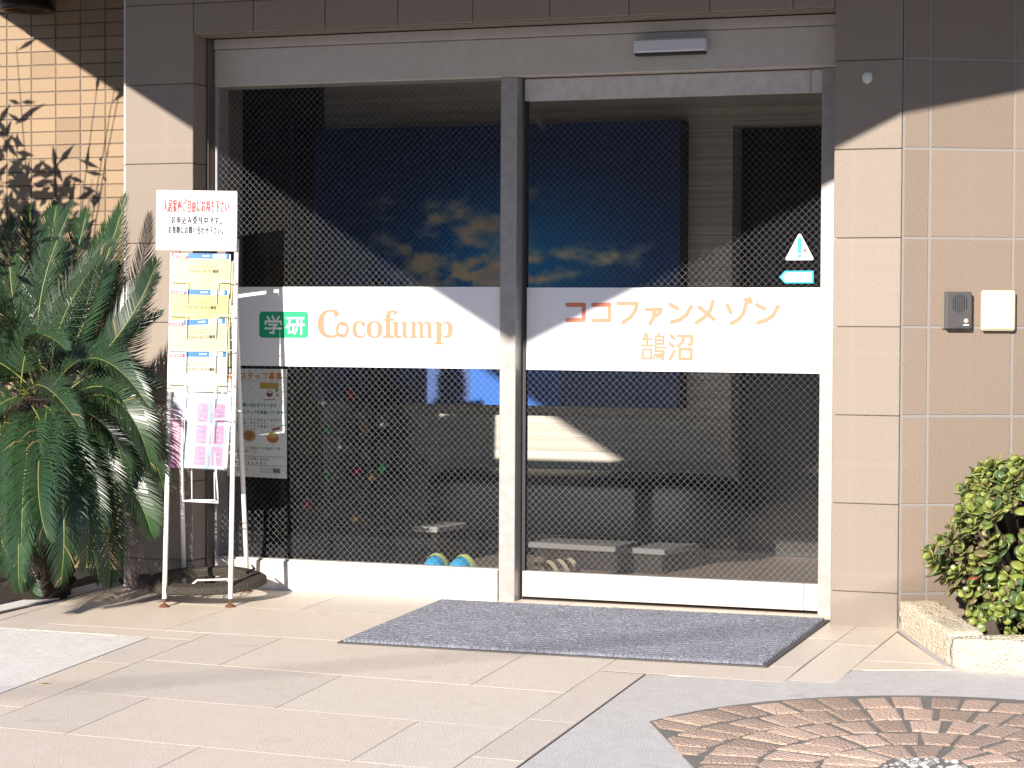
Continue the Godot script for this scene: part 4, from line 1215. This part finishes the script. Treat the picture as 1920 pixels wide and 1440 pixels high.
	# pink flyers in a clear sleeve
	var pf := blank(330, 400, Color(0.90, 0.93, 0.97))
	for y in 400:
		for x in 330: pf.set_pixel(x, y, Color(0.92, 0.93, 0.97).lerp(Color(0.52, 0.76, 0.92), clampf(0.5 + 0.5 * sin(x * 0.03 + 1.3 * sin(y * 0.022)) - 0.35, 0, 1) * 0.75))
	pf.fill_rect(Rect2i(0, 70, 62, 330), Color(0.90, 0.40, 0.64))
	write(pf, "案内ご自由", 8, 76, 46, 44, 0, 4, Color(0.98, 0.9, 0.95))
	for k in 5: write(pf, "ごにちさい"[k], 8, 84 + 60 * k, 44, 44, 0, 4.5, Color(0.98, 0.92, 0.96))
	for k in 6: write(pf, "お申込みすで"[k], 72, 74 + 50 * k, 26, 34, 0, 3.0, Color(0.45, 0.72, 0.88))
	for row in 3:
		for col in 2:
			var rx := 148 + col * 100
			var ry := 30 + row * 122
			rounded(pf, Rect2(rx, ry, 66, 108), 10, Color(0.90, 0.62, 0.78))
			for k in 9: blot(pf, Vector2(rx + 14 + rng.randf_range(0, 38), ry + 14 + k * 10), Vector2(rx + 20 + rng.randf_range(0, 36), ry + 20 + k * 10), 4.0, [Color(0.72, 0.5, 0.78), Color(0.96, 0.78, 0.86), Color(0.55, 0.5, 0.8)][k % 3])
			blot(pf, Vector2(rx - 12, ry + 60), Vector2(rx - 12, ry + 104), 4, Color(0.3, 0.25, 0.3)); blot(pf, Vector2(rx - 12, ry + 62), Vector2(rx - 12, ry + 102), 2.0, Color(0.9, 0.85, 0.9))
	for y in 400:
		for x in 330: pf.set_pixel(x, y, pf.get_pixel(x, y) * Color(0.72, 0.72, 0.72))
	var fp := thing("flyer_pack", "pink and light blue flyers in a clear sleeve low in the rack", "flyers", RACK * V(-0.004, 0.623, fz.call(0.6) + 0.014), yaw)
	fp.rotation = V(-0.11, yaw, -0.04)
	put("flyer", sheet(0.208, 0.262, 0.006, 8), printed(pf, 0.3), fp)
	put("backing", box_mesh(V(0.006, 0.012, -0.004), V(0.214, 0.275, 0.004)), M.paper, fp)
	put("sleeve", sheet(0.222, 0.305, 0.008, 8), M.sleeve, fp, Transform3D(Basis(), V(0.002, 0.018, 0.0028)))
	# ring weight on the base
	var rg := thing("ring_weight", "dark brown rubber ring lying between the legs of the rack", "ring weight", V(-1.07, 0.044, 0.30), 0.5)
	rg.rotation = V(0.11, 0.25, 0.02)
	put("ring", lathe([Vector2(0.158, 0.002), Vector2(0.222, 0.0), Vector2(0.230, 0.006), Vector2(0.228, 0.026), Vector2(0.220, 0.031), Vector2(0.172, 0.036), Vector2(0.160, 0.033), Vector2(0.155, 0.026), Vector2(0.158, 0.002)], 48, V(1.0, 1.0, 0.86), 0.025), M.ring, rg)
	put("lug", box_mesh(V(-0.225, 0.022, 0.03), V(0.06, 0.036, 0.1), 0.012, Basis(V(0, 1, 0), 0.3)), M.ring, rg)
	put("split_edge", tube([V(0.17, 0.052, 0.03), V(0.185, 0.054, -0.03), V(0.16, 0.055, -0.09)], 0.006, 0.003, 6), M.ring, rg)

# ---------------------------------------------------------------- plants
func bez(a: Vector3, b: Vector3, c: Vector3, t: float) -> Vector3:
	return a.lerp(b, t).lerp(b.lerp(c, t), t)

func frond(parent: Node3D, a: Vector3, m: Vector3, c: Vector3, mt: Material, o: Vector3, pairs := 74) -> void:
	var b := m * 2.0 - (a + c) * 0.5         # the curve passes through m
	var st := begin()
	var green := st
	var dry := begin()
	var dried := 0
	var hint := (V(0.25, 1.0, 0.75)).normalized()
	for k in pairs:
		var t := 0.13 + 0.87 * (k + 0.5) / pairs
		var p := bez(a, b, c, t)
		var tan := (bez(a, b, c, minf(1.0, t + 0.02)) - bez(a, b, c, t - 0.02)).normalized()
		var side := tan.cross(hint).normalized()
		if side.length() < 0.5: side = V(1, 0, 0)
		var up := side.cross(tan).normalized()
		var prof := sin(PI * clampf(0.12 + 0.86 * t, 0, 1))
		var ln := 0.136 * pow(prof, 0.6) * rng.randf_range(0.9, 1.08)
		var ang := lerpf(1.25, 0.45, t)
		for s in [-1, 1]:
			var d: Vector3 = (tan * cos(ang) + side * s * sin(ang) * 0.90 + up * 0.38).normalized()
			d = (d + V(rng.randf_range(-0.05, 0.05), rng.randf_range(-0.05, 0.05), rng.randf_range(-0.05, 0.05))).normalized()
			var wv: Vector3 = (tan - d * tan.dot(d)).normalized() * 0.0027
			var p1: Vector3 = p + d * ln * 0.5
			var d2: Vector3 = (d * 1.0 + tan * 0.28 - up * 0.22 + V(0, -0.12, 0)).normalized()
			var p2: Vector3 = p1 + d2 * ln * 0.5
			var nrm := d.cross(wv).normalized() * 0.0012
			st = green
			if rng.randf() < 0.006:
				st = dry
				dried += 1
			quad(st, p - wv * 0.7, p + wv * 0.7, p1 + wv + nrm, p1 - wv + nrm)
			tri(st, p1 - wv + nrm, p1 + wv + nrm, p2)
	var f := put("frond", done(green), mt, parent, Transform3D(Basis(), -o))
	if dried: put("dry_leaflets", done(dry), M.dry_frond, f).set_meta("kind", "stuff")
	var pts := []
	for k in 15: pts.append(bez(a, b, c, k / 14.0))
	put("rachis", tube(pts, 0.0038, 0.0012, 6), M.rachis if mt != M.dry_frond else M.dry_frond, f)

func palm() -> void:
	rng.seed = 101
	var o := V(-1.72, 0.0, 0.42)
	var p := thing("sago_palm", "dark green sago palm with arching feather fronds left of the rack", "palm", o)
	var st := begin(true)
	add_tube(st, [V(0, -0.02, 0), V(0.0, 0.3, 0.0), V(0.02, 0.6, 0.01), V(0.04, 0.74, 0.02)], 0.12, 0.10, 14)
	put("trunk", done(st), M.trunk, p)
	st = begin()
	for k in 150:
		var an := k * 2.39996
		var y := 0.02 + 0.70 * k / 150.0
		var d := V(cos(an), 0, sin(an))
		add_box(st, V(0.03 * y, y, 0) + d * 0.115, V(0.05, 0.03, 0.04), 0.006, Basis(V(d.z, 0, -d.x), V(0, 1, 0), d) * Basis(V(1, 0, 0), -0.7))
	var sc := put("leaf_bases", done(st), M.trunk, p)
	sc.set_meta("kind", "stuff")
	var F := [
		[V(-1.71, 0.80, 0.40), V(-1.74, 1.12, 0.38), V(-1.64, 1.49, 0.30)], [V(-1.65, 0.80, 0.45), V(-1.59, 1.06, 0.45), V(-1.38, 1.33, 0.45)],
		[V(-1.61, 0.84, 0.42), V(-1.50, 1.12, 0.40), V(-1.41, 1.51, 0.30)], [V(-1.57, 0.80, 0.42), V(-1.38, 0.92, 0.45), V(-1.19, 1.06, 0.42)],
		[V(-1.73, 0.79, 0.40), V(-1.85, 1.12, 0.40), V(-1.88, 1.43, 0.35)], [V(-1.77, 0.83, 0.35), V(-1.83, 1.20, 0.30), V(-1.90, 1.48, 0.20)],
		[V(-1.76, 0.83, 0.30), V(-1.73, 1.16, 0.20), V(-1.69, 1.47, 0.12)], [V(-1.72, 0.76, 0.55), V(-1.62, 0.97, 0.62), V(-1.43, 0.93, 0.70)],
		[V(-1.63, 0.76, 0.50), V(-1.37, 0.90, 0.60), V(-1.11, 0.73, 0.66)], [V(-1.59, 0.72, 0.50), V(-1.31, 0.78, 0.55), V(-1.15, 0.53, 0.50)],
		[V(-1.62, 0.72, 0.55), V(-1.44, 0.62, 0.70), V(-1.31, 0.34, 0.75)], [V(-1.64, 0.70, 0.60), V(-1.57, 0.51, 0.80), V(-1.45, 0.19, 0.85)],
		[V(-1.55, 0.68, 0.60), V(-1.44, 0.49, 0.75), V(-1.35, 0.20, 0.75)], [V(-1.73, 0.64, 0.60), V(-1.71, 0.45, 0.80), V(-1.63, 0.14, 0.80)],
		[V(-1.71, 0.45, 0.70), V(-1.58, 0.25, 0.90), V(-1.40, 0.06, 0.95)], [V(-1.62, 0.76, 0.40), V(-1.46, 0.84, 0.35), V(-1.28, 0.78, 0.30)],
		[V(-1.70, 0.79, 0.35), V(-1.59, 1.04, 0.20), V(-1.54, 1.25, 0.12)], [V(-1.70, 0.78, 0.50), V(-1.86, 0.90, 0.60), V(-1.99, 0.80, 0.60)],
		[V(-1.67, 0.76, 0.55), V(-1.74, 0.68, 0.75), V(-1.79, 0.45, 0.80)], [V(-1.57, 0.68, 0.45), V(-1.39, 0.58, 0.40), V(-1.31, 0.28, 0.40)],
		[V(-1.65, 0.65, 0.40), V(-1.50, 0.43, 0.35), V(-1.41, 0.11, 0.35)], [V(-1.69, 0.63, 0.40), V(-1.56, 0.35, 0.40), V(-1.47, 0.05, 0.40)],
		[V(-1.85, 0.79, 0.30), V(-2.04, 1.12, 0.20), V(-2.14, 1.40, 0.20)], [V(-1.71, 0.83, 0.30), V(-1.59, 1.16, 0.20), V(-1.53, 1.46, 0.15)],
		[V(-1.54, 0.72, 0.50), V(-1.27, 0.74, 0.60), V(-1.13, 0.50, 0.60)], [V(-1.49, 0.84, 0.50), V(-1.30, 1.02, 0.50), V(-1.21, 1.26, 0.42)],
		[V(-1.55, 0.69, 0.70), V(-1.47, 0.56, 0.90), V(-1.43, 0.26, 1.00)], [V(-1.56, 0.64, 0.50), V(-1.37, 0.53, 0.60), V(-1.29, 0.26, 0.60)],
		[V(-1.64, 0.72, 0.60), V(-1.42, 0.60, 0.85), V(-1.31, 0.36, 0.95)], [V(-1.71, 0.72, 0.60), V(-1.66, 0.60, 0.80), V(-1.58, 0.35, 0.90)],
		[V(-1.78, 0.83, 0.30), V(-1.79, 1.20, 0.25), V(-1.78, 1.49, 0.20)], [V(-1.75, 0.72, 0.50), V(-1.50, 0.80, 0.75), V(-1.25, 0.66, 0.90)],
		[V(-1.69, 0.75, 0.35), V(-1.60, 1.05, 0.30), V(-1.57, 1.41, 0.18)], [V(-1.61, 0.70, 0.50), V(-1.37, 0.66, 0.55), V(-1.27, 0.45, 0.55)],
		[V(-1.55, 0.69, 0.70), V(-1.46, 0.39, 0.95), V(-1.44, 0.09, 1.00)],
		[V(-1.52, 0.67, 0.65), V(-1.35, 0.37, 0.85), V(-1.36, 0.09, 0.85)],
		[V(-1.53, 0.64, 0.55), V(-1.34, 0.33, 0.60), V(-1.31, 0.06, 0.60)],
		[V(-1.64, 0.65, 0.70), V(-1.63, 0.36, 0.90), V(-1.65, 0.11, 0.90)],
		[V(-1.54, 0.66, 0.50), V(-1.30, 0.45, 0.50), V(-1.19, 0.25, 0.50)],
		[V(-1.51, 0.71, 0.70), V(-1.36, 0.48, 1.00), V(-1.26, 0.28, 1.10)],
		[V(-1.52, 0.68, 0.60), V(-1.32, 0.40, 0.75), V(-1.32, 0.13, 0.75)],
		[V(-1.52, 0.72, 0.50), V(-1.27, 0.65, 0.50), V(-1.16, 0.39, 0.45)]]
	for k in F.size():
		frond(p, F[k][0], F[k][1], F[k][2], M["frond%d" % (k % 4)], o)
	for k in 16:   # the rest of the crown, behind and to the left
		var an := lerpf(1.9, 5.2, k / 15.0) + rng.randf_range(-0.2, 0.2)
		var el := rng.randf_range(-0.5, 0.8)
		var a := o + V(0.02, 0.72, 0) + V(cos(an), 0.3, sin(an) * 0.6) * 0.06
		var ln := rng.randf_range(0.55, 0.72)
		var d := V(cos(an) * 1.0, 0, sin(an) * 0.55)
		var tip := a + d * ln * cos(el) + V(0, sin(el) * ln - 0.12, 0)
		tip.z = maxf(tip.z, -0.2)
		var md := (a + tip) * 0.5 + V(0, 0.12, 0)
		frond(p, a, md, tip, M["frond%d" % (k % 4)], o, 60)
	frond(p, o + V(-0.05, 0.5, 0.25), o + V(-0.02, 0.42, 0.4), o + V(0.02, 0.26, 0.44), M.dry_frond, o, 26)
	# the shrub beyond the left edge that throws its shadow on the brick wall
	var sh := thing("shrub", "slender narrow leaved shrub in the bed, beyond the left edge of the view", "shrub", V(-2.2, 0, 0.95))
	rng.seed = 55
	var leaves := begin()
	var stems := begin(true)
	for k in 12:
		var an := rng.randf() * TAU
		var lean := V(cos(an) * 0.28 + 0.12, 0, sin(an) * 0.2)
		var hgt := rng.randf_range(1.8, 2.6)
		var pts := []
		for i in 7:
			var t := i / 6.0
			pts.append(V(cos(an) * 0.05, 0, sin(an) * 0.05) + lean * t * t * 1.3 + V(0, hgt * t, 0))
		add_tube(stems, pts, 0.007, 0.0018, 5)
		for i in 13:
			var t := rng.randf_range(0.35, 1.0)
			var fi := t * 6.0
			var pp: Vector3 = pts[int(minf(fi, 5))].lerp(pts[int(minf(fi, 5)) + 1], fi - int(minf(fi, 5)))
			var a2 := rng.randf() * TAU
			var d := V(cos(a2), rng.randf_range(0.1, 1.2), sin(a2)).normalized()
			var s := d.cross(V(0.3, 0.5, 1).normalized()).normalized() * 0.010
			var l := rng.randf_range(0.07, 0.13)
			quad(leaves, pp, pp + d * l * 0.45 + s, pp + d * l, pp + d * l * 0.45 - s)
	for k in 1500:   # the dense lower part
		var pp := V(rng.randf_range(-0.7, 0.3), rng.randf_range(0.9, 2.3), rng.randf_range(-0.25, 0.2))
		if pp.y > 2.10 - pp.x * 1.05 + 0.08 * sin(pp.x * 23.0): continue
		var d := V(rng.randf_range(-1, 1), rng.randf_range(-0.2, 1), rng.randf_range(-1, 1)).normalized()
		var s := d.cross(V(0.3, 0.5, 1).normalized()).normalized() * 0.014
		var l := rng.randf_range(0.08, 0.13)
		quad(leaves, pp, pp + d * l * 0.45 + s, pp + d * l, pp + d * l * 0.45 - s)
	put("stem", done(stems), M.bark, sh)
	put("foliage", done(leaves), M.leaf_mid, sh).set_meta("kind", "stuff")

func jade_leaf(thick: float) -> ArrayMesh:
	var st := begin(true)
	var n := 12
	var ring := []
	for k in n:
		var a := TAU * k / n
		var y := 0.5 - 0.5 * cos(a)                      # 0 at the stalk, 1 at the tip
		var w := sin(a) * (0.20 + 0.24 * smoothstep(0.0, 0.7, y))
		ring.append(V(w, y, 0.10 * y * y))
	for s in [-1, 1]:
		var mid := []
		for k in n: mid.append(ring[k].lerp(V(0, 0.55, 0.03), 0.45) + V(0, 0, s * thick * 0.85))
		var c := V(0, 0.55, 0.02 + s * thick)
		for k in n:
			var j := (k + 1) % n
			if s > 0:
				quad(st, ring[k], mid[k], mid[j], ring[j]); tri(st, mid[k], c, mid[j])
			else:
				quad(st, ring[k], ring[j], mid[j], mid[k]); tri(st, mid[k], mid[j], c)
	return done(st)

func jade() -> void:
	# planter stones
	var ps := thing("planter_edging", "two rough pale granite edging stones round the jade plant bed", "edging")
	ps.transform = tilt()
	for q in [[Vector2(1.546, 0.178), Vector2(1.826, 0.778), Vector2(1.925, 0.722), Vector2(1.655, 0.125), 0.107], [Vector2(1.833, 0.786), Vector2(1.862, 0.829), Vector2(2.75, 0.838), Vector2(2.75, 0.700), Vector2(1.935, 0.716), 0.100]]:
		var poly := PackedVector2Array()
		for i in q.size() - 1: poly.append(q[i])
		put("stone", rough_stone(poly, q[q.size() - 1]), M.granite, ps)
	put("mortar", prism(PackedVector2Array([Vector2(1.538, 0.18), Vector2(1.82, 0.80), Vector2(1.855, 0.842), Vector2(1.875, 0.83), Vector2(1.56, 0.16)]), -0.02, 0.006), M.mortar, ps)
	put("mortar", prism(PackedVector2Array([Vector2(1.826, 0.775), Vector2(1.838, 0.79), Vector2(1.938, 0.72), Vector2(1.924, 0.712)]), -0.02, 0.094), M.mortar, ps)
	struct("planter_soil", prism(PackedVector2Array([Vector2(1.64, 0.11), Vector2(1.92, 0.71), Vector2(2.75, 0.70), Vector2(2.75, -0.5)]), -0.03, 0.035), M.soil, "dark soil round the jade plant behind the granite stones", "soil", tilt())
	# the plant
	rng.seed = 17
	var o := V(2.04, 0.0, 0.42)
	var p := thing("jade_plant", "bushy jade plant with fleshy green leaves behind the granite edging", "jade plant", o)
	var st := begin(true)
	var tips := []
	var view := V(3.18, 1.06, 8.2)
	for k in 400:   # rosette places over an uneven dome
		var an := k * 2.39996 + rng.randf_range(-0.25, 0.25)
		var y := 1.0 - 1.9 * (k + 0.5) / 400.0
		var rr := sqrt(maxf(0.0, 1.0 - y * y)) if y > 0 else maxf(sqrt(maxf(0.0, 1.0 - y * y)), 0.72)
		var lump := 1.0 + 0.2 * sin(an * 3.0 + y * 5.0) + rng.randf_range(-0.16, 0.06)
		var c := V(cos(an) * rr * 0.275, 0.315 + y * 0.28, sin(an) * rr * 0.27) * V(lump, 1, lump)
		c.y = maxf(c.y, 0.05) * (0.94 + 0.06 * lump)
		tips.append(c)
	for k in range(0, tips.size(), 3):
		var c: Vector3 = tips[k]
		var base := V(c.x * 0.2, 0.05, c.z * 0.2)
		add_tube(st, [base, base.lerp(c, 0.5) + V(0, 0.05, 0), c], 0.016, 0.005, 6)
	put("stem", done(st), M.jade_stem, p)
	put("cut_stem", tube([V(-0.10, 0.0, 0.24), V(-0.09, 0.06, 0.245), V(-0.105, 0.10, 0.25)], 0.022, 0.018, 10), M.jade_stem, p)
	var lm := [jade_leaf(0.045), jade_leaf(0.035), jade_leaf(0.06)]
	var all := []
	for c in tips:
		var axis: Vector3 = ((c - V(0, 0.25, 0)).normalized() + V(0, 0.55, 0) + V(rng.randf_range(-0.3, 0.3), rng.randf_range(-0.2, 0.3), rng.randf_range(-0.3, 0.3))).normalized()
		var ax := axis.cross(V(0.37, 0.2, 0.9)).normalized()
		var az := ax.cross(axis)
		var size := rng.randf_range(0.62, 1.4)
		var pairs := 3 + rng.randi() % 2
		for lv in pairs:
			for h in 2:
				var ang := PI * h + PI / 2 * lv + rng.randf_range(-0.25, 0.25)
				var outd := ax * cos(ang) + az * sin(ang)
				var open := lerpf(0.35, 1.35, 1.0 - float(lv) / pairs) + rng.randf_range(-0.2, 0.2)
				var dir := (axis * cos(open) + outd * sin(open)).normalized()
				var nrm := (axis * sin(open) - outd * cos(open)).normalized()
				var ln := size * lerpf(0.046, 0.024, float(lv) / pairs) * rng.randf_range(0.85, 1.15)
				var pos: Vector3 = c + axis * (0.010 * lv - 0.012)
				var b := Basis(dir.cross(nrm).normalized() * ln, dir * ln, nrm * ln)
				var mk2 := rng.randi() % 5
				if lv >= 2 and rng.randf() < 0.6: mk2 = 2
				var m: Material = M["jade%d" % mk2]
				if lv == 0 and rng.randf() < 0.06: m = M.jade_red
				all.append([(o + pos).distance_to(view) - pos.x * 0.0, b, pos, m, rng.randi() % 3])
	all.sort_custom(func(a, b): return a[0] < b[0])
	var rest := {}
	var n := 0
	for q in all:
		var seen_x: float = (o + q[2]).x
		if n < 299 and seen_x < 2.06:
			fastput("leaf", n, lm[q[4]], q[3], p, Transform3D(q[1], q[2]))
			n += 1
		else:
			if not rest.has(q[3]):
				rest[q[3]] = SurfaceTool.new()
			rest[q[3]].append_from(lm[q[4]], 0, Transform3D(q[1], q[2]))
	var am := ArrayMesh.new()
	for m in rest:
		rest[m].commit(am)
		am.surface_set_material(am.get_surface_count() - 1, m)
	var lo := MeshInstance3D.new()
	lo.name = "inner_leaves"
	lo.mesh = am
	lo.set_meta("kind", "stuff")
	p.add_child(lo)

func rough_stone(poly: PackedVector2Array, h: float) -> ArrayMesh:   # a split stone: its faces are cut into a grid and pushed about
	var nz := FastNoiseLite.new()
	nz.seed = 5
	nz.frequency = 22.0
	nz.fractal_octaves = 4
	var st := begin(true)
	var n := poly.size()
	var mid := Vector2.ZERO
	for q in poly: mid += q
	mid /= n
	var jit := func(v: Vector3) -> Vector3: return v + V(nz.get_noise_3dv(v), nz.get_noise_3dv(v + V(3, 1, 7)) * 0.8, nz.get_noise_3dv(v + V(9, 5, 2))) * 0.009
	for i in n:
		var a := poly[i]
		var b := poly[(i + 1) % n]
		var m := int(maxf(2, a.distance_to(b) / 0.018))
		for s in m:
			var p := a.lerp(b, float(s) / m)
			var q := a.lerp(b, float(s + 1) / m)
			for t in 6:
				var y0 := -0.02 + (h - 0.008 + 0.02) * t / 6.0
				var y1 := -0.02 + (h - 0.008 + 0.02) * (t + 1) / 6.0
				quad(st, jit.call(V(p.x, y0, p.y)), jit.call(V(q.x, y0, q.y)), jit.call(V(q.x, y1, q.y)), jit.call(V(p.x, y1, p.y)))
			for t in 8:   # the top, in rings towards the middle; the first ring rounds the arris
				var f0 := t / 8.0
				var f1 := (t + 1) / 8.0
				var ya := h - 0.008 if t == 0 else h
				var pa := p.lerp(mid, f0)
				var qa := q.lerp(mid, f0)
				var pb := p.lerp(mid, f1)
				var qb := q.lerp(mid, f1)
				quad(st, jit.call(V(pa.x, ya, pa.y)), jit.call(V(qa.x, ya, qa.y)), jit.call(V(qb.x, h, qb.y)), jit.call(V(pb.x, h, pb.y)))
	return done(st)

# ---------------------------------------------------------------- mat and small things
func door_mat() -> void:
	rng.seed = 3
	var o := thing("door_mat", "grey blue ribbed door mat with a dark rubber edge before the sliding door", "door mat")
	o.transform = Transform3D(Basis(V(1, 0, 0), SL) * Basis(V(0, 1, 0), 0.012), V(0.5425, -SL * 0.535 + 0.002, 0.535))
	var w := 1.485
	var d := 0.91
	put("rubber_border", prism(PackedVector2Array([Vector2(-w / 2, -d / 2), Vector2(w / 2, -d / 2), Vector2(w / 2, d / 2), Vector2(-w / 2, d / 2)]), 0.0, 0.0035, 0.002), M.mat_rubber, o)
	var nz := FastNoiseLite.new()
	nz.seed = 2
	nz.frequency = 1.0
	nz.fractal_octaves = 3
	var nx := 420
	var nzz := 330
	var wi := w - 0.03
	var di := d - 0.026
	var vtx := PackedVector3Array()
	var col := PackedColorArray()
	var idx := PackedInt32Array()
	for j in nzz + 1:
		for i in nx + 1:
			var x := (float(i) / nx - 0.5) * wi
			var z := (float(j) / nzz - 0.5) * di
			var wav := nz.get_noise_2d(x * 14.0, z * 40.0)
			var rib := 0.5 + 0.5 * cos(TAU * (z / 0.034) + wav * 1.5)
			var tuft := rng.randf()
			var edge := 0.0 if i == 0 or j == 0 or i == nx or j == nzz else 1.0
			vtx.append(V(x, 0.0034 + edge * (0.0008 + 0.0085 * smoothstep(0.0, 0.30, rib) * (0.7 + 0.3 * tuft)), z + (tuft - 0.5) * 0.001))
			var k := (0.45 + 0.85 * tuft) * (1.0 + 0.25 * nz.get_noise_2d(x * 60.0, z * 60.0)) * (1.0 + 0.12 * nz.get_noise_2d(x * 3.0 + 40.0, z * 3.0))
			col.append(Color(0.19 * k, 0.195 * k, 0.228 * k))
			if i < nx and j < nzz:
				var a := j * (nx + 1) + i
				idx.append_array([a, a + 1, a + nx + 2, a, a + nx + 2, a + nx + 1])
	var arr := []
	arr.resize(Mesh.ARRAY_MAX)
	arr[Mesh.ARRAY_VERTEX] = vtx
	arr[Mesh.ARRAY_COLOR] = col
	arr[Mesh.ARRAY_INDEX] = idx
	var am := ArrayMesh.new()
	am.add_surface_from_arrays(Mesh.PRIMITIVE_TRIANGLES, arr)
	var st := SurfaceTool.new()
	st.create_from(am, 0)
	st.generate_normals()
	put("pile", st.commit(), M.pile, o)

func small_things() -> void:
	var lf := begin(true)
	quad(lf, V(0, 0, 0), V(0.012, 0.004, 0.006), V(0.026, 0.003, 0), V(0.012, 0.004, -0.006))
	tag(put("fallen_leaf", done(lf), mk("dry_leaf", lin(0.45, 0.30, 0.06)), self, Transform3D(Basis(V(0, 1, 0), 0.6), V(0.245, -0.001, 0.04))), "tiny dry yellow leaf on the threshold at the mat edge", "leaf")
	lf = begin(true)
	quad(lf, V(0, 0, 0), V(0.018, 0.004, 0.008), V(0.045, 0.003, 0), V(0.018, 0.004, -0.008))
	tag(put("fallen_leaf", done(lf), mk("pale_leaf", lin(0.50, 0.45, 0.12)), self, Transform3D(Basis(V(0, 1, 0), 0.1), V(-0.78, -0.081, 1.92))), "pale yellow leaf on the slabs at the left edge of the concrete", "leaf")

# ---------------------------------------------------------------- what stands across the street and shows in the glass
func outside() -> void:
	rng.seed = 71
	var crown := begin()
	for k in 2600:
		var d := V(rng.randfn(), rng.randfn(), rng.randfn()).normalized()
		var rr := pow(rng.randf(), 0.4)
		var lump := 1.0 + 0.25 * sin(d.x * 5.0 + 1.0) * cos(d.y * 4.0) + 0.15 * sin(d.z * 9.0)
		var p := d * rr * lump * V(2.3, 2.4, 1.8) + V(0, 3.4, 0)
		var a := V(rng.randf_range(-1, 1), rng.randf_range(-1, 1), rng.randf_range(-1, 1)).normalized()
		var b := a.cross(d).normalized()
		var s := rng.randf_range(0.10, 0.22)
		quad(crown, p - a * s, p + b * s * 0.6, p + a * s, p - b * s * 0.6)
	var cm := done(crown)
	var tk := begin(true)
	add_tube(tk, [V(0, -0.2, 0), V(0.05, 1.4, 0), V(0.0, 2.6, 0.1), V(0.1, 4.2, 0)], 0.17, 0.05, 10)
	for k in 6: add_tube(tk, [V(0, 1.5 + k * 0.3, 0), V(cos(k * 2.1) * 0.7, 2.4 + k * 0.3, sin(k * 2.1) * 0.7), V(cos(k * 2.1) * 1.4, 3.0 + k * 0.3, sin(k * 2.1) * 1.3)], 0.06, 0.02, 6)
	var tm := done(tk)
	var first: Node3D = null
	for q in [[-16.5, 20.5, 1.1], [-13.4, 19.0, 1.05], [-5.6, 21.0, 1.0], [-2.4, 20.0, 0.9], [0.8, 21.5, 1.05], [-7.4, 25.0, 0.9]]:
		var t: Node3D
		if first == null:
			t = thing("street_tree", "evergreen street tree across the road, mirrored in the door glass", "tree", Vector3.ZERO, 0, "trees across the road")
			put("trunk", tm, M.bark, t)
			put("crown", cm, M.leaf_dark, t).set_meta("kind", "stuff")
			first = t
		else:
			t = first.duplicate()
			t.name = numbered("street_tree")
			add_child(t)
		t.position = V(q[0], -0.22, q[1])
		t.set_meta("label", "evergreen street tree across the road, number %s from the left in the mirrored row" % {-16.5: "one", -13.4: "two", -7.4: "three", -5.6: "four", -2.4: "five", 0.8: "six"}[q[0]])
		t.rotation.y = q[0] * 2.0
		t.scale = V(q[2], q[2], q[2])
	# a house behind the trees
	var hs := thing("house", "long dark grey house across the road, mirrored faintly", "house", V(-1.5, -0.22, 30))
	put("wall", span(V(-10.9, 0, 0), V(9, 6.4, 6)), mk("house_wall", lin(0.10, 0.10, 0.105), 0.8), hs)
	put("roof", prism(PackedVector2Array([Vector2(-11.2, -0.6), Vector2(9.6, -0.6), Vector2(9.6, 6.6), Vector2(-11.2, 6.6)]), 6.4, 7.2, 0.5), mk("house_roof", lin(0.06, 0.06, 0.065), 0.7), hs)
	for x in [-5.0, -1.5, 2.0]: put("window", span(V(x, 1.0, -0.04), V(x + 1.6, 2.4, -0.001)), M.seal, hs)
	var h2 := thing("house", "taller dark house with a lean-to, left of the long house across the road", "house", V(-1.5, -0.22, 30))
	put("wall", span(V(-28, 0, 0), V(-12.9, 7.0, 6)), M.house_wall, h2)
	put("roof", prism(PackedVector2Array([Vector2(-28.6, -0.6), Vector2(-12.75, -0.6), Vector2(-12.75, 6.6), Vector2(-28.6, 6.6)]), 7.0, 7.8, 0.5), M.house_roof, h2)
	put("lean_to", span(V(-12.89, 0, 0.2), V(-10.91, 3.05, 4)), M.house_wall, h2)
	# cable whose soft shadow crosses the slabs
	var pts := []
	for k in 13:
		var t := k / 12.0
		pts.append(V(lerpf(-9, 9, t), 6.4 - 0.4 * sin(PI * t), 24.3 - 18.36 * t))
	tag(put("overhead_cable", tube(pts, 0.011, -1, 8), M.seal, self), "thick black overhead cable above the street, outside the view", "cable")
